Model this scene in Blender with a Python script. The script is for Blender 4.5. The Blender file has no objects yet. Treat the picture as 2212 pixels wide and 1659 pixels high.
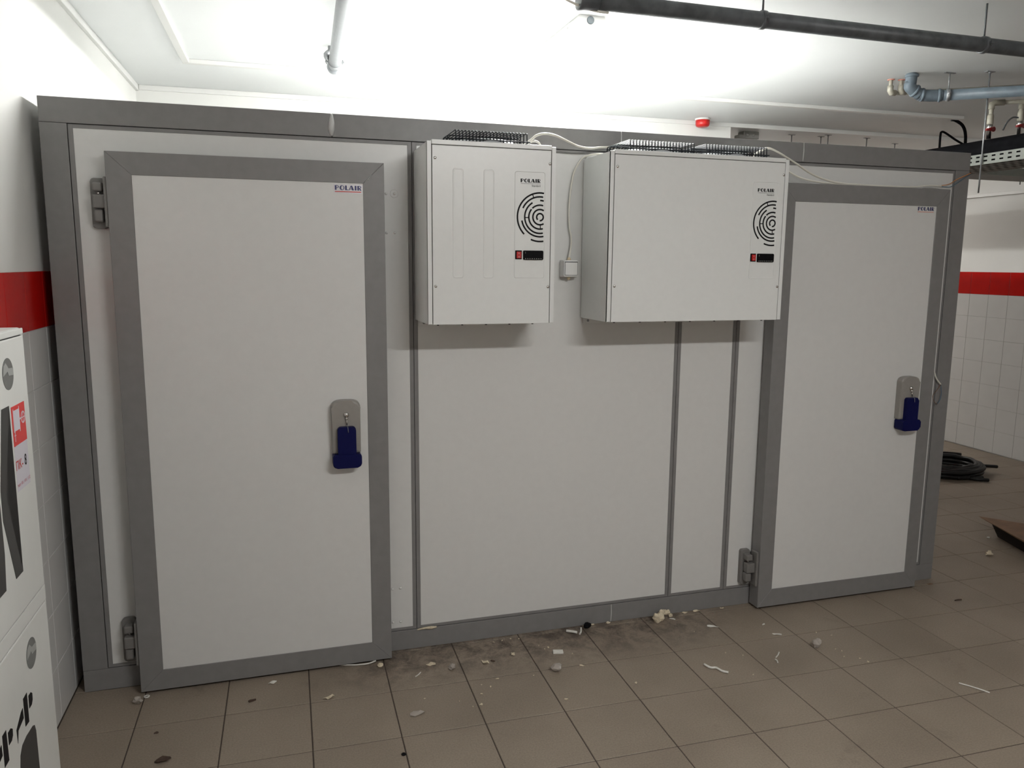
import bpy, bmesh, math, random
from mathutils import Vector, Matrix
random.seed(7)
S = bpy.context.scene
C = S.collection
PI = math.pi
TH = -0.0155                      # the room is turned a hair against the cold room

# ------------------------------------------------------------------ camera
cam = bpy.data.cameras.new('camera'); camo = bpy.data.objects.new('camera', cam); C.objects.link(camo)
cam.sensor_width = 36.0; cam.lens = 1683.77 * 36.0 / 2212.0; cam.clip_start = 0.05; cam.clip_end = 60
rx, ry, rz = -0.1531, -0.0082, -0.2953
MR = Matrix.Rotation(rz, 3, 'Z') @ Matrix.Rotation(rx, 3, 'X') @ Matrix.Rotation(ry, 3, 'Y')
right, fwd, up = MR.col[0], MR.col[1], MR.col[2]
m = Matrix((right, up, -fwd)).transposed().to_4x4()
m.translation = Vector((0.7541, -3.1351, 1.6440))
camo.matrix_world = m
S.camera = camo

# ------------------------------------------------------------------ world, exposure
w = bpy.data.worlds.new('world'); S.world = w; w.use_nodes = True
w.node_tree.nodes['Background'].inputs[0].default_value = (0.9, 0.95, 1, 1)
w.node_tree.nodes['Background'].inputs[1].default_value = 0.02
S.view_settings.view_transform = 'Standard'; S.view_settings.look = 'None'
S.view_settings.gamma = 1; S.view_settings.use_curve_mapping = False
S.view_settings.exposure = 0.0
LAMP_VISIBLE, LAMP_FRONT, LAMP_REAR = 265.0, 112.0, 66.0      # brightness of the three tube lamps' diffusers

# ------------------------------------------------------------------ materials
def srgb(c):
    return tuple((x / 12.92 if x <= 0.04045 else ((x + 0.055) / 1.055) ** 2.4) for x in c)
MATS = {}
def mat(name, col, rough=0.5, metal=0.0, var=0.0, scale=20.0, bump=0.0, bscale=200.0, spec=0.5, trans=0.0, emit=0.0, alpha=1.0, coat=0.0):
    if name in MATS: return MATS[name]
    M = bpy.data.materials.new(name); M.use_nodes = True
    nt = M.node_tree; b = nt.nodes['Principled BSDF']
    b.inputs['Base Color'].default_value = (*col, 1)
    b.inputs['Roughness'].default_value = rough; b.inputs['Metallic'].default_value = metal
    b.inputs['Specular IOR Level'].default_value = spec
    b.inputs['Transmission Weight'].default_value = trans
    b.inputs['Alpha'].default_value = alpha
    b.inputs['Coat Weight'].default_value = coat
    if emit:
        b.inputs['Emission Color'].default_value = (*col, 1); b.inputs['Emission Strength'].default_value = emit
    if var or bump:
        geo = nt.nodes.new('ShaderNodeNewGeometry')
    if var:
        n = nt.nodes.new('ShaderNodeTexNoise'); n.inputs['Scale'].default_value = scale; n.inputs['Detail'].default_value = 5
        nt.links.new(geo.outputs['Position'], n.inputs['Vector'])
        mr = nt.nodes.new('ShaderNodeMapRange'); mr.inputs['From Min'].default_value = .3; mr.inputs['From Max'].default_value = .7
        mr.inputs['To Min'].default_value = 1 - var; mr.inputs['To Max'].default_value = 1 + var
        nt.links.new(n.outputs['Fac'], mr.inputs['Value'])
        mx = nt.nodes.new('ShaderNodeMix'); mx.data_type = 'RGBA'; mx.blend_type = 'MULTIPLY'; mx.inputs[0].default_value = 1
        mx.inputs[6].default_value = (*col, 1)
        nt.links.new(mr.outputs['Result'], mx.inputs[7]); nt.links.new(mx.outputs[2], b.inputs['Base Color'])
    if bump:
        n2 = nt.nodes.new('ShaderNodeTexNoise'); n2.inputs['Scale'].default_value = bscale; n2.inputs['Detail'].default_value = 3
        nt.links.new(geo.outputs['Position'], n2.inputs['Vector'])
        bp = nt.nodes.new('ShaderNodeBump'); bp.inputs['Strength'].default_value = bump; bp.inputs['Distance'].default_value = .002
        nt.links.new(n2.outputs['Fac'], bp.inputs['Height']); nt.links.new(bp.outputs['Normal'], b.inputs['Normal'])
    MATS[name] = M
    return M

PLASTER = mat('white_paint', (.78, .78, .755), .6, var=.025, scale=3, bump=.25, bscale=60)
CEIL = mat('ceiling_paint', (.80, .82, .82), .55, var=.02, scale=2, bump=.15, bscale=40)
PANEL = mat('white_panel', (.66, .66, .645), .32, var=.015, scale=30, bump=.06, bscale=350)
ROOFP = mat('roof_panel_white', (.72, .72, .71), .4, var=.02, scale=8)
GREY = mat('grey_profile', (.205, .200, .198), .42, var=.05, scale=25, bump=.05, bscale=300)
UNITW = mat('white_powder_coat', (.72, .73, .715), .30, var=.012, scale=40, bump=.08, bscale=500)
GAP = mat('shadow_gap_rubber', (.012, .012, .013), .8)
HINGE = mat('grey_nylon', (.175, .168, .16), .45, var=.04, scale=60)
LOCKG = mat('warm_grey_plastic', (.27, .255, .235), .42, var=.03, scale=60)
BLUE = mat('blue_plastic', (.002, .0035, .055), .45, spec=.15)
CHROME = mat('chrome', (.6, .58, .56), .2, metal=1.0)
STEEL = mat('galvanised_steel', (.30, .31, .32), .45, metal=.6, var=.1, scale=60)
BLACKW = mat('black_coated_wire', (.006, .008, .011), .5, spec=.2)
BLACK = mat('black_print', (.006, .005, .006), .6, spec=.15)
NAVY = mat('navy_print', (.012, .016, .10), .4)
VALVER = mat('dark_red_handle', (.22, .012, .014), .45)
SHROUD = mat('pressed_zinc', (.30, .31, .32), .5, metal=.1)
REDP = mat('red_print', (.55, .03, .02), .5)
REDSW = mat('red_rocker', (.45, .012, .012), .3)
BLACKPL = mat('black_glossy_plastic', (.004, .004, .005), .25, spec=.12)
WHITEPL = mat('white_plastic', (.74, .74, .72), .35)
CREAMPL = mat('cream_rubber', (.62, .50, .33), .5)
CABLE = mat('white_cable', (.70, .68, .61), .45)
REDT = mat('red_tile', (.50, .006, .004), .2, var=.05, scale=12, spec=.3)
WHT = mat('white_wall_tile', (.70, .70, .69), .14, var=.02, scale=8, bump=.05, bscale=25)
GROUT = mat('grey_wall_grout', (.50, .49, .47), .9)
FGROUT = mat('brown_floor_grout', (.060, .045, .036), .95)
PIPEG = mat('grey_drain_plastic', (.21, .225, .24), .35, var=.06, scale=25)
PIPEB = mat('bluish_drain_plastic', (.115, .145, .17), .4, var=.15, scale=25, spec=.3)
PIPED = mat('dark_grey_drain_plastic', (.075, .082, .088), .42, var=.35, scale=18)
BEIGE = mat('beige_polypropylene', (.40, .38, .31), .45, var=.05, scale=30)
COILB = mat('black_cable_sheath', (.006, .006, .007), .42, spec=.35)
INSUL = mat('black_foam_insulation', (.005, .005, .006), .9, var=.3, scale=30, spec=.05)
TRAY = mat('galvanised_tray', (.17, .18, .16), .55, metal=.1, var=.06, scale=40)
RED = mat('red_signal_plastic', (.42, .010, .009), .35)
KNOCK = mat('slate_knockout', (.085, .10, .11), .5)
GREYBOX = mat('grey_box_plastic', (.34, .34, .32), .5, var=.05, scale=40)
FOAM = mat('cream_foam', (.62, .54, .40), .85, var=.18, scale=120, bump=.6, bscale=250)
PAPER = mat('white_scrap', (.68, .67, .62), .6, var=.06, scale=90)
FILM = mat('clear_film', (.52, .47, .42), .4, trans=.35)
DIRT = mat('brown_dirt', (.06, .035, .024), .9, var=.3, scale=90)
CARD = mat('brown_board', (.20, .115, .065), .7, var=.18, scale=14)
BOARDSHADE = mat('under_board_shade', (.014, .009, .007), .85, var=.2, scale=40)  # near-black: the shade under the board put into the colour
CABW = mat('white_cabinet_enamel', (.68, .69, .665), .28, var=.012, scale=20)
CABK = mat('dark_grey_print', (.035, .034, .032), .5)
CABM = mat('grey_key_window', (.12, .125, .12), .3, var=.1, scale=50)
CABL = mat('pale_key_window', (.32, .33, .32), .3)
SIGNR = mat('red_sign', (.62, .025, .022), .4)
STKW = mat('pale_lilac_sticker', (.62, .60, .66), .35)
SILIC = mat('clear_silicone', (.50, .50, .49), .3)
ORANGE = mat('orange_wire', (.52, .20, .05), .45)
BLUEW = mat('blue_wire', (.05, .11, .17), .45)
BROWNW = mat('brown_wire', (.17, .09, .045), .45)
PINKPR = mat('pink_print', (.55, .13, .20), .5)
SALMON = mat('salmon_print', (.62, .25, .20), .5)
SILVER = mat('silver_sticker', (.62, .60, .62), .22, metal=.35)

def floor_tile_material():
    M = bpy.data.materials.new('brown_floor_tile'); M.use_nodes = True
    nt = M.node_tree; b = nt.nodes['Principled BSDF']; N = nt.nodes.new; L = nt.links.new
    geo = N('ShaderNodeNewGeometry'); oi = N('ShaderNodeObjectInfo')
    n1 = N('ShaderNodeTexNoise'); n1.inputs['Scale'].default_value = 2.2; n1.inputs['Detail'].default_value = 4
    n2 = N('ShaderNodeTexNoise'); n2.inputs['Scale'].default_value = 160; n2.inputs['Detail'].default_value = 2
    L(geo.outputs['Position'], n1.inputs['Vector']); L(geo.outputs['Position'], n2.inputs['Vector'])
    r1 = N('ShaderNodeValToRGB'); r1.color_ramp.elements[0].position = .32; r1.color_ramp.elements[1].position = .68
    r1.color_ramp.elements[0].color = (.222, .181, .140, 1); r1.color_ramp.elements[1].color = (.278, .229, .180, 1)
    L(n1.outputs['Fac'], r1.inputs['Fac'])
    mr = N('ShaderNodeMapRange'); mr.inputs['From Min'].default_value = .3; mr.inputs['From Max'].default_value = .7
    mr.inputs['To Min'].default_value = .88; mr.inputs['To Max'].default_value = 1.12; L(n2.outputs['Fac'], mr.inputs['Value'])
    mo = N('ShaderNodeMapRange'); mo.inputs['To Min'].default_value = .97; mo.inputs['To Max'].default_value = 1.03; L(oi.outputs['Random'], mo.inputs['Value'])
    mm = N('ShaderNodeMath'); mm.operation = 'MULTIPLY'; L(mr.outputs['Result'], mm.inputs[0]); L(mo.outputs['Result'], mm.inputs[1])
    mx = N('ShaderNodeMix'); mx.data_type = 'RGBA'; mx.blend_type = 'MULTIPLY'; mx.inputs[0].default_value = 1
    L(r1.outputs['Color'], mx.inputs[6]); L(mm.outputs['Value'], mx.inputs[7])
    # grime trodden in where the fitters worked along the base of the cold room
    sp = N('ShaderNodeSeparateXYZ'); L(geo.outputs['Position'], sp.inputs[0])
    def ramp(sock, a, b2, c, d):
        m1 = N('ShaderNodeMapRange'); m1.interpolation_type = 'SMOOTHSTEP'
        m1.inputs['From Min'].default_value = a; m1.inputs['From Max'].default_value = b2; L(sock, m1.inputs['Value'])
        m2 = N('ShaderNodeMapRange'); m2.interpolation_type = 'SMOOTHSTEP'
        m2.inputs['From Min'].default_value = c; m2.inputs['From Max'].default_value = d
        m2.inputs['To Min'].default_value = 1; m2.inputs['To Max'].default_value = 0; L(sock, m2.inputs['Value'])
        q = N('ShaderNodeMath'); q.operation = 'MULTIPLY'; L(m1.outputs['Result'], q.inputs[0]); L(m2.outputs['Result'], q.inputs[1]); return q.outputs['Value']
    wx = ramp(sp.outputs['X'], .75, 1.25, 2.35, 2.95)
    wy = ramp(sp.outputs['Y'], -.42, -.06, .2, .4)
    ng = N('ShaderNodeTexNoise'); ng.inputs['Scale'].default_value = 11; ng.inputs['Detail'].default_value = 10; ng.inputs['Roughness'].default_value = .78; ng.inputs['Distortion'].default_value = .35
    L(geo.outputs['Position'], ng.inputs['Vector'])
    p1 = N('ShaderNodeMath'); p1.operation = 'MULTIPLY'; L(wx, p1.inputs[0]); L(wy, p1.inputs[1])
    p2 = N('ShaderNodeMapRange'); p2.inputs['From Min'].default_value = .43; p2.inputs['From Max'].default_value = .60; L(ng.outputs['Fac'], p2.inputs['Value'])
    p3 = N('ShaderNodeMath'); p3.operation = 'MULTIPLY'; L(p1.outputs['Value'], p3.inputs[0]); L(p2.outputs['Result'], p3.inputs[1])
    # scattered faint scuffs over the rest of the floor
    ns = N('ShaderNodeTexNoise'); ns.inputs['Scale'].default_value = 3.3; ns.inputs['Detail'].default_value = 9; ns.inputs['Roughness'].default_value = .75
    L(geo.outputs['Position'], ns.inputs['Vector'])
    p4 = N('ShaderNodeMapRange'); p4.inputs['From Min'].default_value = .60; p4.inputs['From Max'].default_value = .74; p4.inputs['To Max'].default_value = .45; L(ns.outputs['Fac'], p4.inputs['Value'])
    p5 = N('ShaderNodeMath'); p5.operation = 'MAXIMUM'; L(p3.outputs['Value'], p5.inputs[0]); L(p4.outputs['Result'], p5.inputs[1])
    p6 = N('ShaderNodeMath'); p6.operation = 'MULTIPLY'; p6.inputs[1].default_value = .85; L(p5.outputs['Value'], p6.inputs[0])
    m2 = N('ShaderNodeMix'); m2.data_type = 'RGBA'; m2.inputs[7].default_value = (.055, .040, .032, 1)
    L(p6.outputs['Value'], m2.inputs[0]); L(mx.outputs[2], m2.inputs[6]); L(m2.outputs[2], b.inputs['Base Color'])
    b.inputs['Roughness'].default_value = .48; b.inputs['Specular IOR Level'].default_value = .35
    bp = N('ShaderNodeBump'); bp.inputs['Strength'].default_value = .12; bp.inputs['Distance'].default_value = .001
    L(n2.outputs['Fac'], bp.inputs['Height']); L(bp.outputs['Normal'], b.inputs['Normal'])
    return M
FTILE = floor_tile_material()

def emis(name, col, strength):
    M = bpy.data.materials.new(name); M.use_nodes = True
    b = M.node_tree.nodes['Principled BSDF']
    b.inputs['Base Color'].default_value = (.8, .8, .8, 1); b.inputs['Emission Color'].default_value = (*col, 1)
    b.inputs['Emission Strength'].default_value = strength
    return M

# ------------------------------------------------------------------ geometry helpers
class MB:
    """collects shapes in world coordinates, build() links them as one mesh object"""
    def __init__(s): s.bm = bmesh.new(); s.sm = []
    def box(s, a, b, bev=0.0, seg=2, smooth=False):
        x0, y0, z0 = a; x1, y1, z1 = b
        t = bmesh.new()
        bmesh.ops.create_cube(t, size=1)
        for v in t.verts:
            v.co = Vector(((x0 + x1) / 2 + v.co.x * (x1 - x0), (y0 + y1) / 2 + v.co.y * (y1 - y0), (z0 + z1) / 2 + v.co.z * (z1 - z0)))
        if bev: bmesh.ops.bevel(t, geom=list(t.edges), offset=bev, segments=seg, profile=.5, affect='EDGES')
        s.merge(t); return s
    def merge(s, t, M=None):
        me = bpy.data.meshes.new('t')
        if M is not None: bmesh.ops.transform(t, matrix=M, verts=t.verts)
        bmesh.ops.recalc_face_normals(t, faces=t.faces)
        t.to_mesh(me); t.free(); s.bm.from_mesh(me); bpy.data.meshes.remove(me)
    def tube(s, pts, r, seg=10, smooth=0, closed=False, caps=True):
        P = [Vector(p) for p in pts]
        R = r if isinstance(r, (list, tuple)) else [r] * len(P)
        R = list(R)
        if smooth:
            Q = []; QR = []; n = len(P)
            rng = n if closed else n - 1
            for i in range(rng):
                p0 = P[(i - 1) % n] if closed or i > 0 else P[0]; p1 = P[i]; p2 = P[(i + 1) % n]; p3 = P[(i + 2) % n] if closed or i + 2 < n else P[-1]
                for k in range(smooth):
                    t = k / smooth
                    Q.append(.5 * ((2 * p1) + (-p0 + p2) * t + (2 * p0 - 5 * p1 + 4 * p2 - p3) * t * t + (-p0 + 3 * p1 - 3 * p2 + p3) * t ** 3))
                    QR.append(R[i] * (1 - t) + R[(i + 1) % n] * t)
            if not closed: Q.append(P[-1]); QR.append(R[-1])
            P, R = Q, QR
        t = bmesh.new(); rings = []; n = len(P); prev = None
        for i, p in enumerate(P):
            if closed: d = P[(i + 1) % n] - P[(i - 1) % n]
            else: d = P[min(i + 1, n - 1)] - P[max(i - 1, 0)]
            if d.length < 1e-9: d = Vector((0, 0, 1))
            d.normalize()
            if prev is None:
                a = Vector((0, 0, 1)) if abs(d.z) < .9 else Vector((1, 0, 0)); u = d.cross(a).normalized()
            else:
                u = prev - d * prev.dot(d)
                if u.length < 1e-6: u = d.orthogonal()
                u.normalize()
            prev = u; v = d.cross(u)
            rings.append([t.verts.new(p + (u * math.cos(2 * PI * k / seg) + v * math.sin(2 * PI * k / seg)) * R[i]) for k in range(seg)])
        rng = n if closed else n - 1
        for i in range(rng):
            A, B = rings[i], rings[(i + 1) % n]
            for k in range(seg):
                f = t.faces.new((A[k], A[(k + 1) % seg], B[(k + 1) % seg], B[k])); f.smooth = seg > 4
        if caps and not closed:
            t.faces.new(rings[0][::-1]); t.faces.new(rings[-1])
        s.merge(t); return s
    def cyl(s, a, b, r, seg=16, r2=None):
        return s.tube([a, b], [r, r if r2 is None else r2], seg)
    def lathe(s, c, axis, prof, seg=24):
        """prof: list of (radius, distance along axis)"""
        ax = Vector(axis).normalized(); u = ax.orthogonal().normalized(); v = ax.cross(u); c = Vector(c)
        t = bmesh.new(); rings = []
        for r, h in prof:
            rings.append([t.verts.new(c + ax * h + (u * math.cos(2 * PI * k / seg) + v * math.sin(2 * PI * k / seg)) * max(r, 1e-4)) for k in range(seg)])
        for A, B in zip(rings, rings[1:]):
            for k in range(seg):
                f = t.faces.new((A[k], A[(k + 1) % seg], B[(k + 1) % seg], B[k])); f.smooth = True
        t.faces.new(rings[0][::-1]); t.faces.new(rings[-1])
        s.merge(t); return s
    def prism(s, poly, o, u, v, n, d, smooth=False):
        """polygon (2d) in plane o + a*u + b*v, extruded by d along n"""
        o, u, v, n = Vector(o), Vector(u), Vector(v), Vector(n)
        t = bmesh.new()
        A = [t.verts.new(o + u * a + v * b) for a, b in poly]
        B = [t.verts.new(x.co + n * d) for x in A]
        t.faces.new(A); t.faces.new(B[::-1])
        k = len(A)
        for i in range(k):
            t.faces.new((A[i], B[i], B[(i + 1) % k], A[(i + 1) % k]))
        bmesh.ops.triangulate(t, faces=[f for f in t.faces if len(f.verts) > 4])
        s.merge(t); return s
    def ribbon(s, pts, w, o, u, v, n, d):
        """stroke of width w along a 2d polyline, as a thin raised print"""
        Lf, Rt = [], []
        for i, p in enumerate(pts):
            a = Vector(pts[max(i - 1, 0)]); b = Vector(pts[min(i + 1, len(pts) - 1)]); q = (b - a).normalized(); nn = Vector((-q.y, q.x))
            p = Vector(p); Lf.append(p + nn * w / 2); Rt.append(p - nn * w / 2)
        o, u, v, n = Vector(o), Vector(u), Vector(v), Vector(n)
        t = bmesh.new()
        f3 = lambda p, h: t.verts.new(o + u * p.x + v * p.y + n * h)
        T1 = [f3(p, d) for p in Lf]; T2 = [f3(p, d) for p in Rt]; B1 = [f3(p, 0) for p in Lf]; B2 = [f3(p, 0) for p in Rt]
        for i in range(len(pts) - 1):
            t.faces.new((T1[i], T1[i + 1], T2[i + 1], T2[i])); t.faces.new((B1[i], T1[i], T2[i], B2[i])) if i == 0 else None
            t.faces.new((B1[i], B1[i + 1], T1[i + 1], T1[i])); t.faces.new((T2[i], T2[i + 1], B2[i + 1], B2[i]))
        t.faces.new((B1[-1], B2[-1], T2[-1], T1[-1]))
        s.merge(t); return s
    def text(s, txt, w, h, o, u, v, n, d=.0004, bold=0.0):
        """lettering fitted into width w, height h with lower left corner at o"""
        cu = bpy.data.curves.new('lettering', 'FONT'); cu.body = txt; cu.size = 1; cu.offset = bold; cu.extrude = 0; cu.resolution_u = 3
        ob = bpy.data.objects.new('lettering', cu); C.objects.link(ob)
        dg = bpy.context.evaluated_depsgraph_get(); me = bpy.data.meshes.new_from_object(ob.evaluated_get(dg))
        bpy.data.objects.remove(ob); bpy.data.curves.remove(cu)
        t = bmesh.new(); t.from_mesh(me); bpy.data.meshes.remove(me)
        xs = [q.co.x for q in t.verts]; ys = [q.co.y for q in t.verts]
        x0, x1, y0, y1 = min(xs), max(xs), min(ys), max(ys)
        o, u, v, n = Vector(o), Vector(u), Vector(v), Vector(n)
        for q in t.verts:
            q.co = o + u * ((q.co.x - x0) / (x1 - x0) * w) + v * ((q.co.y - y0) / (y1 - y0) * h) + n * d
        want = n
        me = bpy.data.meshes.new('t'); t.normal_update()
        for f in t.faces:
            if f.normal.dot(want) < 0: f.normal_flip()
        t.to_mesh(me); t.free(); s.bm.from_mesh(me); bpy.data.meshes.remove(me)
        return s
    def build(s, name, mt, parent=None, origin=None):
        return link(name, s.bm, mt, parent, origin)

ORI = {}
def link(name, bm, mt, parent=None, origin=None):
    o3 = Vector(origin) if origin is not None else (ORI[parent.name].copy() if parent is not None else None)
    if o3 is None:
        lo = [min(v.co[i] for v in bm.verts) for i in range(3)]; hi = [max(v.co[i] for v in bm.verts) for i in range(3)]
        o3 = Vector(((lo[0] + hi[0]) / 2, (lo[1] + hi[1]) / 2, lo[2]))
    bmesh.ops.translate(bm, verts=bm.verts, vec=-o3)
    me = bpy.data.meshes.new(name); bm.to_mesh(me); bm.free()
    me.materials.append(mt)
    ob = bpy.data.objects.new(name, me); C.objects.link(ob)
    if parent is not None:
        ob.parent = parent
        ob.location = o3 - ORI[parent.name]
    else:
        ob.location = o3
    ORI[ob.name] = o3
    return ob

def tag(o, label=None, cat=None, group=None, kind=None):
    if label: o['label'] = label
    if cat: o['category'] = cat
    if group: o['group'] = group
    if kind: o['kind'] = kind
    return o
def thing(name, loc, label, cat, group=None):
    o = bpy.data.objects.new(name, None); C.objects.link(o); o.empty_display_size = .1
    o.location = loc; ORI[o.name] = Vector(loc)
    return tag(o, label, cat, group)
X, Y, Z = Vector((1, 0, 0)), Vector((0, 1, 0)), Vector((0, 0, 1))
NX, NY = -X, -Y

# room frame: structures are modelled in room coordinates about the origin and turned by TH
def room(o):
    o.rotation_euler = (0, 0, TH); return o
def rw(p):
    """room coordinates -> world"""
    c, s_ = math.cos(TH), math.sin(TH)
    return Vector((p[0] * c - p[1] * s_, p[0] * s_ + p[1] * c, p[2]))

# ------------------------------------------------------------------ the room
XL, XR, YF, YB, YR, ZC = -0.036, 6.814, -6.2, 2.27, 5.6, 2.70
def struct(name, mb, mt):
    o = mb.build(name, mt, None, (0, 0, 0)); room(o); o['kind'] = 'structure'; return o
floor = struct('floor', MB().box((XL - .3, YF - .3, -.2), (XR + .3, YR + .3, -.0025)), FGROUT)
ceiling = struct('ceiling', MB().box((XL - .3, YF - .3, ZC), (XR + .3, YR + .3, ZC + .2)), CEIL)
wall_left = struct('wall_left', MB().box((XL - .3, YF - .3, -.02), (XL - .006, YR + .3, ZC + .01)), PLASTER)
wall_right = struct('wall_right', MB().box((XR + .006, YF - .3, -.02), (XR + .3, YR + .3, ZC + .01)), PLASTER)
wall_back = struct('wall_back', MB().box((XL - .1, YB, -.02), (4.045, YB + .16, ZC + .01)), PLASTER)
wall_rear = struct('wall_rear', MB().box((XL - .3, YR, -.02), (XR + .3, YR + .3, ZC + .01)), PLASTER)
wall_front = struct('wall_front', MB().box((XL - .3, YF - .3, -.02), (XR + .3, YF, ZC + .01)), PLASTER)

# floor tiles (each a part; those out of sight joined)
T, OX, OY = 0.3034, 1.1359, -0.2998
gbm = MB()
def tile_mesh(name, sx, sy, h, mt, bev):
    b = MB().box((-sx / 2, -sy / 2, -h), (sx / 2, sy / 2, 0), 0)
    top = [e for e in b.bm.edges if all(abs(v.co.z) < 1e-6 for v in e.verts)]
    bmesh.ops.bevel(b.bm, geom=top, offset=bev, segments=1, affect='EDGES')
    me = bpy.data.meshes.new(name); b.bm.to_mesh(me); b.bm.free(); me.materials.append(mt); return me
fme = tile_mesh('tile', T - .004, T - .004, .006, FTILE, .0015)
k0, k1 = math.floor((XL - OX) / T), math.ceil((XR - OX) / T)
r0, r1 = math.floor((OY - YR) / T), math.ceil((OY - YF) / T)
rest = MB()
for k in range(k0, k1):
    for r in range(r0, r1):
        a0, a1 = max(OX + k * T, XL), min(OX + (k + 1) * T, XR)
        b1, b0 = OY - r * T, OY - (r + 1) * T
        cx, cy = (a0 + a1) / 2, (b0 + b1) / 2
        if a1 - a0 < .02: continue
        full = a1 - a0 > T - .001
        under = .35 < cx < 3.75 and .35 < cy < 1.7
        if under: continue
        seen = cy > -1.5 and cy < 2.75 and not (cx < 3.9 and cy > .25) and not (cx < 1.2 and cy < -1.05) and not (cx > 3.9 and cy < -1.4 + 0 * cx) and not (cx < 2.4 and cy < -1.25) and not (cx > 5.3 and cy < 0.3)
        if seen:
            if full:
                ob = bpy.data.objects.new('tile', fme)
            else:
                ob = bpy.data.objects.new('tile', tile_mesh('tile', a1 - a0 - .004, T - .004, .006, FTILE, .0015))
            C.objects.link(ob); ob.parent = floor; ob.location = (cx, cy, 0)
        else:
            rest.box((a0 + .002, b0 + .002, -.006), (a1 - .002, b1 - .002, 0))
tag(rest.build('tile_field', FTILE, floor, (0, 0, 0)), kind='stuff')

# wall tiles: eight courses of 200 mm, the top one red
wme = tile_mesh('tile', .198, .198, .0065, WHT, .0012)
rme = tile_mesh('tile', .198, .198, .0065, REDT, .0012)
def wall_tiles(wall, xface, sgn, joint, ya, yb, va, vb):
    """tiles from ya to yb on a wall along y; individuals between va and vb"""
    g = MB()
    back = MB().box((xface - sgn * .0030 - .0005, ya, 0), (xface - sgn * .0030 + .0005, yb, 1.605))
    rw_, rr = MB(), MB()
    n = math.floor((ya - joint) / .2); y = joint + n * .2
    while y < yb:
        y0, y1 = max(y, ya), min(y + .2, yb)
        if y1 - y0 > .02:
            for k in range(8):
                zc = 1.605 - .2 * k - .1
                red = k == 0
                if va <= (y0 + y1) / 2 <= vb and y1 - y0 > .199:
                    ob = bpy.data.objects.new('tile', rme if red else wme); C.objects.link(ob); ob.parent = wall
                    ob.location = (xface, (y0 + y1) / 2, zc); ob.rotation_euler = (0, sgn * PI / 2, 0)
                else:
                    (rr if red else rw_).box((min(xface, xface - sgn * .0065), y0 + .001, zc - .099), (max(xface, xface - sgn * .0065), y1 - .001, zc + .099))
        y += .2
    back.build('grout', GROUT, wall, (0, 0, 0))
    tag(rw_.build('white_tile_field', WHT, wall, (0, 0, 0)), kind='stuff')
    tag(rr.build('red_tile_band', REDT, wall, (0, 0, 0)), kind='stuff')
wall_tiles(wall_left, XL, 1, -.368, YF, YR, -1.9, .45)
wall_tiles(wall_right, XR, -1, 2.03, YF, YR, 1.2, 3.1)

# ------------------------------------------------------------------ cold room
W, H, D = 4.058, 2.2, 1.96
cr = thing('cold_room', (W / 2, D / 2, 0), 'white panelled walk-in cold room with grey profiles and two doors', 'cold room')
P = .086
def bx(a, b, bev=.0): return MB().box(a, b, bev)
for x in (0, W - P):
    for y in (0, D - P):
        bx((x, y, .0865), (x + P, y + P, 2.1135), .002).build('corner_post', GREY, cr)
segs = [0, .985, 2.181, 3.089, W]
for a, b in zip(segs, segs[1:]):
    bx((a + .0008, 0, 2.114), (b - .0008, P, H), .002).build('top_channel', GREY, cr)
    bx((a + .0008, D - P, 2.114), (b - .0008, D, H), .002).build('top_channel', GREY, cr)
for a, b in zip([0, 1.10, 2.198, 3.30], [1.10, 2.198, 3.30, W]):
    bx((a + .0007, 0, 0), (b - .0007, P, .086), .0015).build('base_channel', GREY, cr)
bx((0, D - P, 0), (W, D, .086), .0015).build('base_channel', GREY, cr)
for x in (0, W - P):
    bx((x, P, 0), (x + P, D - P, .086), .0015).build('base_channel', GREY, cr)
    bx((x, P, 2.114), (x + P, D - P, H), .002).build('top_channel', GREY, cr)
# front panels with their grey plastic edge profiles
pan = [(.0885, 1.2885, .0155, .0155), (1.2905, 2.4895, .0165, .0155), (2.4915, 2.7885, .0155, .0165), (2.7905, W - P - .0025, .0165, .0085)]
z0, z1 = .0885, 2.1115
for a, b, el, er in pan:
    pl = bx((a + el, .0035, z0 + .012), (b - er, .08, z1 - .013), .001).build('wall_panel', PANEL, cr)
    for q in (((a, .0025, z0), (a + el, .078, z1)), ((b - er, .0025, z0), (b, .078, z1)),
              ((a + el, .0025, z0), (b - er, .078, z0 + .012)), ((a + el, .0025, z1 - .013), (b - er, .078, z1))):
        bx(*q, .0006).build('edge_profile', GREY, pl)
bx((.0861, .012, .0862), (W - P, .076, 2.1138)).build('joint_filler', GAP, cr)
for y0, y1 in ((.088, 1.0), (1.003, D - .088)):
    for x in (.0035, W - .08):
        bx((x, y0, .0885), (x + .0765, y1, 2.1115), .001).build('wall_panel', PANEL, cr)
for a, b in ((.088, 1.3), (1.303, 2.5), (2.503, W - .088)):
    bx((a, D - .08, .0885), (b, D - .0035, 2.1115), .001).build('wall_panel', PANEL, cr)
for a, b in ((.0865, 1.29), (1.293, 2.49), (2.493, 2.79), (2.793, W - .0865)):
    bx((a, P + .001, 2.12), (b, D - P - .001, 2.196), .001).build('roof_panel', ROOFP, cr)
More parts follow.
